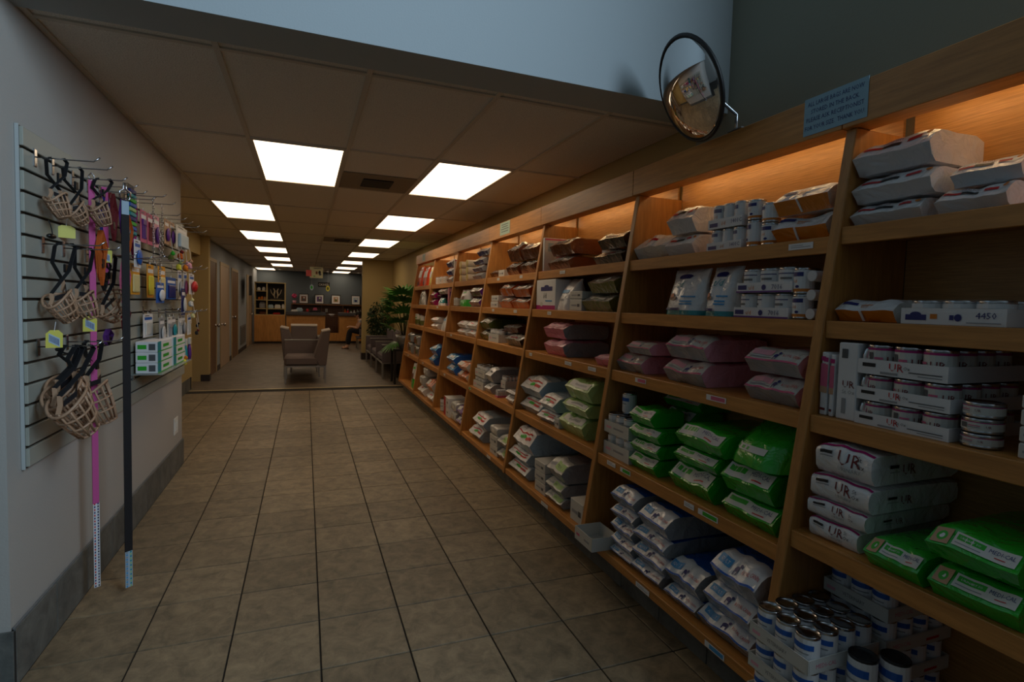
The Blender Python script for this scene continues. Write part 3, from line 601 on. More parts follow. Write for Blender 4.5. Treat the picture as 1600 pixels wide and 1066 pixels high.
pl, ik, cd = plastic, ink, card
LAB = [('r',0.02,0.98,0.06,0.95,'paper')]
ST = {
 'wr': dict(f=bag, body=pl('white'), under=pl('pale'), print=[('r',0.06,0.32,0.42,0.62,'red'),('r',0.32,0.58,0.42,0.66,'black'),('r',0.66,0.84,0.50,0.72,'red'),('t','HEALTHY',0.30,0.76,0.16,'maroon','l',0.3),('t','ADVANTAGE',0.30,0.70,0.05,'navy','l',0.3),('e',0.92,0.75,0.04,0.12,'orange')], desc='white bag, red-black stripe', g='red-striped white bags'),
 'ow': dict(f=bag, body=pl('offwhite'), under=pl('orange'), flap=pl('white'), strap=True, lip=0.52, print=[('r',0.06,0.34,0.55,0.8,'navy'),('r',0.4,0.62,0.55,0.62,'orange'),('t','w/d',0.42,0.3,0.25,'orange')], desc='white bag with orange front', g='orange-fronted white bags'),
 'ur': dict(f=bag, flapshape=False, body=pl('white'), under=pl('white'), print=[('r',0.0,1.0,0.84,0.94,'magenta'),('t','UR',0.44,0.40,0.34,'maroon'),('t','St',0.74,0.58,0.13,'dgrey'),('t','Ox',0.74,0.40,0.13,'dgrey'),('r',0.10,0.32,0.62,0.70,'black'),('r',0.10,0.34,0.54,0.57,'grey'),('t','URINARY',0.46,0.26,0.10,'grey')], sprint=[('t','UR',0.3,0.25,0.5,'maroon'),('r',0.05,0.22,0.6,0.75,'black'),('r',0.05,0.24,0.4,0.44,'grey')], desc='white bag lettered UR', g='white bags lettered UR'),
 'gr': dict(f=bag, body=pl('green'), under=pl('green'), flap=pl('green'), side=pl('green'), print=[('r',0.03,0.97,0.12,0.9,'paper'),('r',0.08,0.42,0.45,0.78,'green'),('t','MEDI-CAL',0.52,0.52,0.26,'navy','l',0.38),('r',0.6,0.8,0.25,0.33,'red')], desc='vivid green bag, white label', g='green bags with white labels'),
 'grf': dict(f=bag, body=pl('green'), under=pl('green'), flap=pl('green'), print=[('r',0.03,0.23,0.10,0.92,'tan'),('e',0.13,0.5,0.06,0.26,'green'),('e',0.13,0.5,0.03,0.13,'white'),('r',0.27,0.97,0.18,0.86,'paper'),('r',0.30,0.62,0.48,0.76,'green'),('r',0.30,0.6,0.30,0.35,'grey'),('t','MEDI-CAL',0.66,0.52,0.2,'navy','l',0.28),('t','URINARY SO',0.34,0.56,0.1,'white','l',0.24),('r',0.74,0.86,0.34,0.38,'red')], desc='green bag, tan emblem label', g='green bags with tan emblem'),
 'bl': dict(f=bag, body=pl('blue'), under=pl('grey'), flap=pl('white'), side=pl('grey'), print=[('r',0.06,0.36,0.40,0.86,'sky'),('t','ADULT',0.1,0.52,0.2,'white','l',0.22),('e',0.5,0.5,0.05,0.14,'navy'),('r',0.455,0.475,0.2,0.45,'navy'),('r',0.525,0.545,0.2,0.45,'navy'),('e',0.56,0.68,0.03,0.1,'navy'),('t','ROYAL CANIN',0.64,0.42,0.2,'red','l',0.32),('r',0.0,1.0,0.0,0.1,'blue')], desc='blue-topped white bag', g='blue and white bags on the bottom shelf'),
 'pk': dict(f=bag, body=pl('pink'), under=pl('grey'), flap=pl('offwhite'), side=pl('pink'), print=[('r',0.05,0.45,0.5,0.9,'pink'),('e',0.54,0.5,0.045,0.13,'navy'),('r',0.505,0.52,0.2,0.45,'navy'),('r',0.56,0.575,0.2,0.45,'navy'),('e',0.59,0.68,0.025,0.1,'navy'),('t','ROYAL CANIN',0.66,0.42,0.2,'red','l',0.30),('r',0.05,0.45,0.28,0.36,'grey'),('r',0.0,1.0,0.0,0.13,'dpink')], desc='white bag with pink trim', g='pink-trimmed white bags'),
 'pp': dict(f=bag, lip=0.62, body=pl('pink'), under=pl('dpink'), flap=pl('pink'), side=pl('grey'), print=LAB[:0]+[('r',0.1,0.9,0.3,0.8,'pink'),('r',0.2,0.6,0.5,0.58,'grey')], desc='all-pink long bag', g='all-pink bags'),
 'br': dict(f=bag, lip=0.6, body=foil('brown'), under=foil('brown'), flap=foil('silver'), side=pl('brown'), print=[('r',0.2,0.6,0.3,0.75,'grey'),('r',0.25,0.5,0.4,0.6,'brown')], desc='brown bag with silver flap', g='brown bags with silver flaps'),
 'bk': dict(f=bag, lip=0.6, body=pl('black'), under=pl('black'), flap=foil('silver'), print=[('r',0.2,0.7,0.25,0.6,'maroon'),('r',0.1,0.9,0.65,0.75,'dgrey')], desc='black bag with silver flap', g='black bags with silver flaps'),
 'ol': dict(f=bag, lip=0.6, body=pl('olive'), under=pl('olive'), flap=foil('silver'), print=[('r',0.2,0.75,0.3,0.7,'offwhite'),('r',0.3,0.5,0.4,0.6,'olive')], desc='olive bag with silver flap', g='olive bags with silver flaps'),
 'wv': dict(f=bag, body=pl('lblue'), under=pl('lblue'), flap=pl('white'), side=pl('lblue'), lip=0.4, print=[('r',0.08,0.9,0.66,0.76,'red'),('e',0.45,0.45,0.16,0.14,'green'),('t','VET',0.4,0.4,0.12,'white'),('r',0.6,0.9,0.3,0.5,'red'),('r',0.1,0.35,0.3,0.34,'grey')], desc='white-flapped grey-blue bag', g='white-flapped grey-blue bags'),
 'gp': dict(f=bag, lip=0.55, body=pl('lgreen'), under=pl('lgreen'), flap=pl('lgreen'), print=[('r',0.1,0.95,0.2,0.8,'paper'),('r',0.3,0.8,0.4,0.6,'grey')], desc='pale green bag, white label', g='pale green bags'),
 'lg': dict(f=bag, body=pl('grey'), under=pl('grey'), flap=pl('offwhite'), print=[('r',0.45,0.95,0.2,0.85,'lgreen'),('r',0.05,0.42,0.35,0.6,'grey'),('t','MEDI',0.5,0.4,0.2,'black','l',0.3)], desc='light green-flapped grey bag', g='grey bags with light green flaps'),
 'or': dict(f=bag, lip=0.6, body=pl('dorange'), under=pl('dorange'), flap=foil('silver'), print=[('r',0.15,0.7,0.3,0.75,'paper'),('r',0.2,0.5,0.4,0.6,'dorange')], desc='orange bag with silver-white flap', g='orange bags with silver flaps'),
 'nb': dict(f=bag, body=pl('grey'), under=pl('navy'), flap=pl('white'), print=[('r',0.2,0.8,0.4,0.6,'grey')], desc='white bag with navy front', g='navy and white bags'),
 'mv': dict(f=bag, body=pl('purple'), under=foil('maroon'), flap=foil('silver'), print=[('r',0.2,0.7,0.3,0.7,'offwhite')], desc='mauve bag with silver flap', g='mauve bags with silver flaps'),
 'bu': dict(f=bag, body=pl('blue'), under=pl('blue'), flap=pl('sky'), print=[('r',0.3,0.8,0.3,0.8,'white')], desc='bright blue bag, white label', g='bright blue bags'),
 'ob': dict(f=bag, body=pl('offwhite'), under=pl('orange'), flap=pl('dorange'), print=[('r',0.05,0.4,0.1,0.9,'offwhite')], desc='orange and clear bag', g='orange and clear bags'),
 'pu': dict(f=bag, body=pl('purple'), under=pl('purple'), flap=pl('purple'), print=[('r',0.1,0.5,0.3,0.9,'paper')], desc='purple bag, white label', g='purple bags'),
 'mg': dict(f=bag, body=pl('magenta'), under=pl('magenta'), flap=foil('silver'), print=[('r',0.2,0.6,0.3,0.7,'magenta')], desc='magenta bag, silver flap', g='magenta bags'),
 'sv2': dict(f=bag, body=pl('grey'), under=pl('offwhite'), flap=pl('white'), print=[('r',0.2,0.4,0.4,0.7,'grey'),('r',0.5,0.8,0.45,0.6,'dgrey')], desc='grey-printed silver-white bag', g='silver-white bags'),
 'ws': dict(f=bag, body=pl('white'), under=pl('offwhite'), flap=pl('white'), print=[('r',0.3,0.6,0.5,0.7,'red')], desc='small plain white pack', g='small white packs'),
 'clear': dict(f=bag, flapshape=False, body=pl('silver'), under=pl('offwhite'), print=[('r',0.3,0.6,0.3,0.6,'offwhite')], desc='silvery see-through treat bag', g='see-through treat bags'),
 'clearb': dict(f=bag, flapshape=False, body=foil('silver'), under=pl('tan'), print=[('r',0.2,0.5,0.2,0.8,'brown'),('r',0.6,0.9,0.3,0.6,'olive')], desc='clear and brown treat bag', g='clear and brown treat bags'),
 'grb': dict(f=standing_bag, body=pl('green'), lean=0.12, print=[('r',0.08,0.7,0.30,0.42,'paper'),('r',0.12,0.4,0.33,0.39,'green')], dpk=0.22, desc='slumped crumpled green bag', g='green bags with white labels'),
 'td': dict(f=standing_bag, body=pl('white'), lower=pl('teal'), lowshare=0.1, lean=0.03, print=[('e',0.42,0.84,0.2,0.05,'navy'),('r',0.26,0.58,0.79,0.86,'navy'),('t','t/d',0.30,0.60,0.14,'teal'),('e',0.3,0.36,0.13,0.05,'brown'),('e',0.26,0.42,0.07,0.05,'dorange'),('r',0.55,0.9,0.38,0.41,'sky'),('r',0.55,0.85,0.28,0.31,'sky'),('r',0.55,0.85,0.22,0.25,'sky'),('r',0.12,0.55,0.10,0.15,'navy'),('t','CANINE',0.16,0.112,0.028,'white')], dpk=0.11, desc='upright white and teal bag lettered t/d', g='upright white and teal bags'),
 'wstand': dict(f=standing_bag, body=pl('white'), lean=0.03, print=[('r',0.2,0.7,0.55,0.65,'sky'),('r',0.2,0.6,0.3,0.36,'grey')], dpk=0.16, desc='upright plain white bag', g='upright white bags'),
 'gs': dict(f=standing_bag, body=pl('white'), lower=pl('green'), lowshare=0.4, print=[('e',0.5,0.5,0.16,0.12,'brown'),('r',0.3,0.7,0.78,0.86,'green')], dpk=0.12, desc='upright white and green pouch', g='upright green pouches'),
 'gs2': dict(f=standing_bag, body=pl('teal'), lowshare=0.3, lower=pl('white'), print=[('r',0.08,0.55,0.35,0.9,'white')], dpk=0.1, desc='teal and white pouch', g='upright green pouches'),
 'sv': dict(f=standing_bag, body=foil('silver'), print=[('r',0.4,0.6,0.3,0.8,'dgrey'),('r',0.1,0.35,0.6,0.8,'white')], dpk=0.1, desc='upright silver pouch', g='silver pouches'),
 'red': dict(f=standing_bag, body=mat('orange_red_bag', (224,70,24), rough=0.25, bump=0.5, scale=38, coat=0.3), print=[('r',0.1,0.9,0.45,0.8,'white'),('r',0.1,0.4,0.05,0.25,'black'),('r',0.48,0.55,0.1,0.95,'maroon')], dpk=0.12, desc='upright orange-red bag', g='upright orange-red bags'),
 'yel': dict(f=standing_bag, body=pl('yellow'), print=[('r',0.1,0.8,0.4,0.75,'white')], dpk=0.1, desc='upright yellow bag', g='upright yellow bags'),
 'pouch': dict(f=carton, body=pl('white'), dpk=0.2, print=[('r',0,1,0.86,0.93,'magenta'),('r',0,1,0.42,0.82,'dpink'),('r',0,1,0.36,0.46,'tan'),('r',0.2,0.8,0.08,0.12,'maroon')], sprint=[('r',0,1,0.86,0.93,'magenta'),('r',0.1,0.9,0.42,0.82,'dpink'),('r',0.2,0.7,0.4,0.55,'tan'),('t','UR',0.3,0.12,0.12,'maroon')], desc='slim white pouch with pink picture', g='slim pink-pictured pouches'),
 'bx': dict(f=carton, body=cd('offwhite'), dpk=0.2, print=[('r',0.15,0.6,0.4,0.55,'grey'),('r',0.65,0.85,0.35,0.6,'dgrey')], desc='small white carton', g='small white cartons'),
 'rbox': dict(f=carton, body=cd('white'), dpk=0.2, print=[('r',0.0,0.4,0.0,1.0,'red'),('r',0.6,0.9,0.4,0.6,'grey')], desc='white carton with red side', g='red-sided white cartons'),
 'flat': dict(f=carton, body=cd('white'), dpk=0.2, print=[('r',0.0,1.0,0.0,0.03,'dpink')], rprint=[('r',0.02,0.98,0.93,0.98,'dpink'),('r',0.15,0.4,0.6,0.85,'lblue'),('r',0.5,0.9,0.3,0.8,'pink')], desc='flat upright white carton', g='flat upright cartons'),
 'flatm': dict(f=carton, body=cd('pink'), dpk=0.2, print=[('r',0.0,1.0,0.0,0.2,'purple')], rprint=[('r',0.1,0.9,0.3,0.8,'purple')], desc='flat upright mauve carton', g='flat upright cartons'),
 'idbox': dict(f=carton, body=cd('white'), dpk=0.12, print=[('r',0,1,0,0.14,'magenta'),('r',0.25,0.85,0.62,0.76,'navy'),('e',0.55,0.77,0.12,0.05,'navy'),('t','i/d',0.4,0.38,0.18,'dgrey'),('r',0.5,0.85,0.27,0.31,'sky'),('e',0.3,0.18,0.08,0.08,'offwhite')], desc='large white carton lettered i/d', g='large lettered cartons'),
 'tray': dict(f=lambda t,w_,d,h,s,sd: tray(t, w_, d, h, s), body=cd('offwhite'), dpk=0.15, hcap=0.07, print=[('r',0.02,0.98,0.1,0.9,'offwhite'),('r',0.1,0.3,0.4,0.6,'dpink'),('r',0.55,0.85,0.4,0.55,'grey')], desc='empty white cardboard tray jutting out', g='cardboard trays'),
 'urstand': dict(f=carton, body=cd('white'), dpk=0.3, print=[('t','UR',0.3,0.42,0.09,'maroon'),('t','St Ox',0.3,0.34,0.05,'grey'),('r',0.2,0.5,0.8,0.92,'dgrey'),('r',0.3,0.5,0.08,0.28,'grey')], desc='white UR carton standing on end', g='white UR cartons'),
 'case4450': dict(f=can_case, body=cd('white'), can='plain', nx=3, trayh=0.66, dpk=0.3, print=[('r',0.05,0.27,0.25,0.6,'navy'),('e',0.16,0.62,0.06,0.16,'navy'),('r',0.31,0.38,0.35,0.65,'orange'),('e',0.58,0.45,0.035,0.22,'navy'),('r',0.50,0.54,0.3,0.6,'navy'),('t','4450',0.74,0.42,0.36,'navy'),('r',0.66,0.96,0.14,0.2,'grey')], wrap=True, desc='white can tray numbered 4450', g='cases of cans'),
 'case16': dict(f=can_case, body=cd('white'), can='tall', nx=3, trayh=0.42, dpk=0.25, wrap=True, print=[('r',0.03,0.2,0.3,0.75,'navy'),('t','u/d',0.24,0.3,0.4,'orange'),('e',0.52,0.5,0.04,0.28,'navy'),('t','7016',0.66,0.3,0.45,'navy'),('r',0,1,0,0.16,'purple')], desc='shrink-wrapped can case numbered 7016', g='cases of cans'),
 'caset': dict(f=can_case, body=cd('white'), can='id', nx=3, trayh=0.4, dpk=0.23, wrap=True, print=[('r',0.05,0.3,0.2,0.6,'navy'),('t','i/d',0.42,0.3,0.4,'orange'),('t','1401C',0.7,0.35,0.4,'navy')], desc='shrink-wrapped case of tall cans', g='cases of cans'),
 'urcase': dict(f=can_case, body=cd('white'), can='ur', nx=3, trayh=0.5, dpk=0.34, print=[('r',0.06,0.22,0.5,0.75,'black'),('t','UR',0.38,0.36,0.5,'red'),('t','St Ox',0.48,0.5,0.22,'dgrey'),('r',0.28,0.48,0.1,0.25,'grey'),('r',0.6,0.95,0.35,0.42,'dgrey'),('r',0.7,0.95,0.18,0.24,'grey')], desc='white tray of UR cans', g='trays of UR cans'),
 'canbox': dict(f=can_case, body=cd('offwhite'), can='plain', nx=3, trayh=0.6, dpk=0.24, print=[('r',0.1,0.3,0.4,0.6,'pink'),('r',0.4,0.8,0.45,0.6,'grey')], desc='white tray of small cans', g='trays of small cans'),
 'mcase': dict(f=can_case, body=cd('dpink'), can='plain', nx=3, trayh=0.25, dpk=0.24, wrap=True, desc='wrapped cans on a pink tray', g='trays of small cans'),
}
CANK = {'idcan':('id','tall white and orange can'), 'tcan':('vet','white can'), 'can':('plain','small white can'), 'kcan':('black','flat black can'), 'urcan':('ur','flat white UR can'), 'gcan':('green','olive green can'),
        'lcan':('whitelid','white can lying end out'), 'lcany':('yellow','yellow-ended lying can')}
ORD = ['first','second','third','fourth','fifth','sixth','seventh','eighth']
SHN = {1:'top shelf', 2:'second shelf', 3:'third shelf', 4:'fourth shelf', 5:'bottom shelf'}
CATN = {bag:'bag', standing_bag:'bag', carton:'carton', can_case:'can case'}
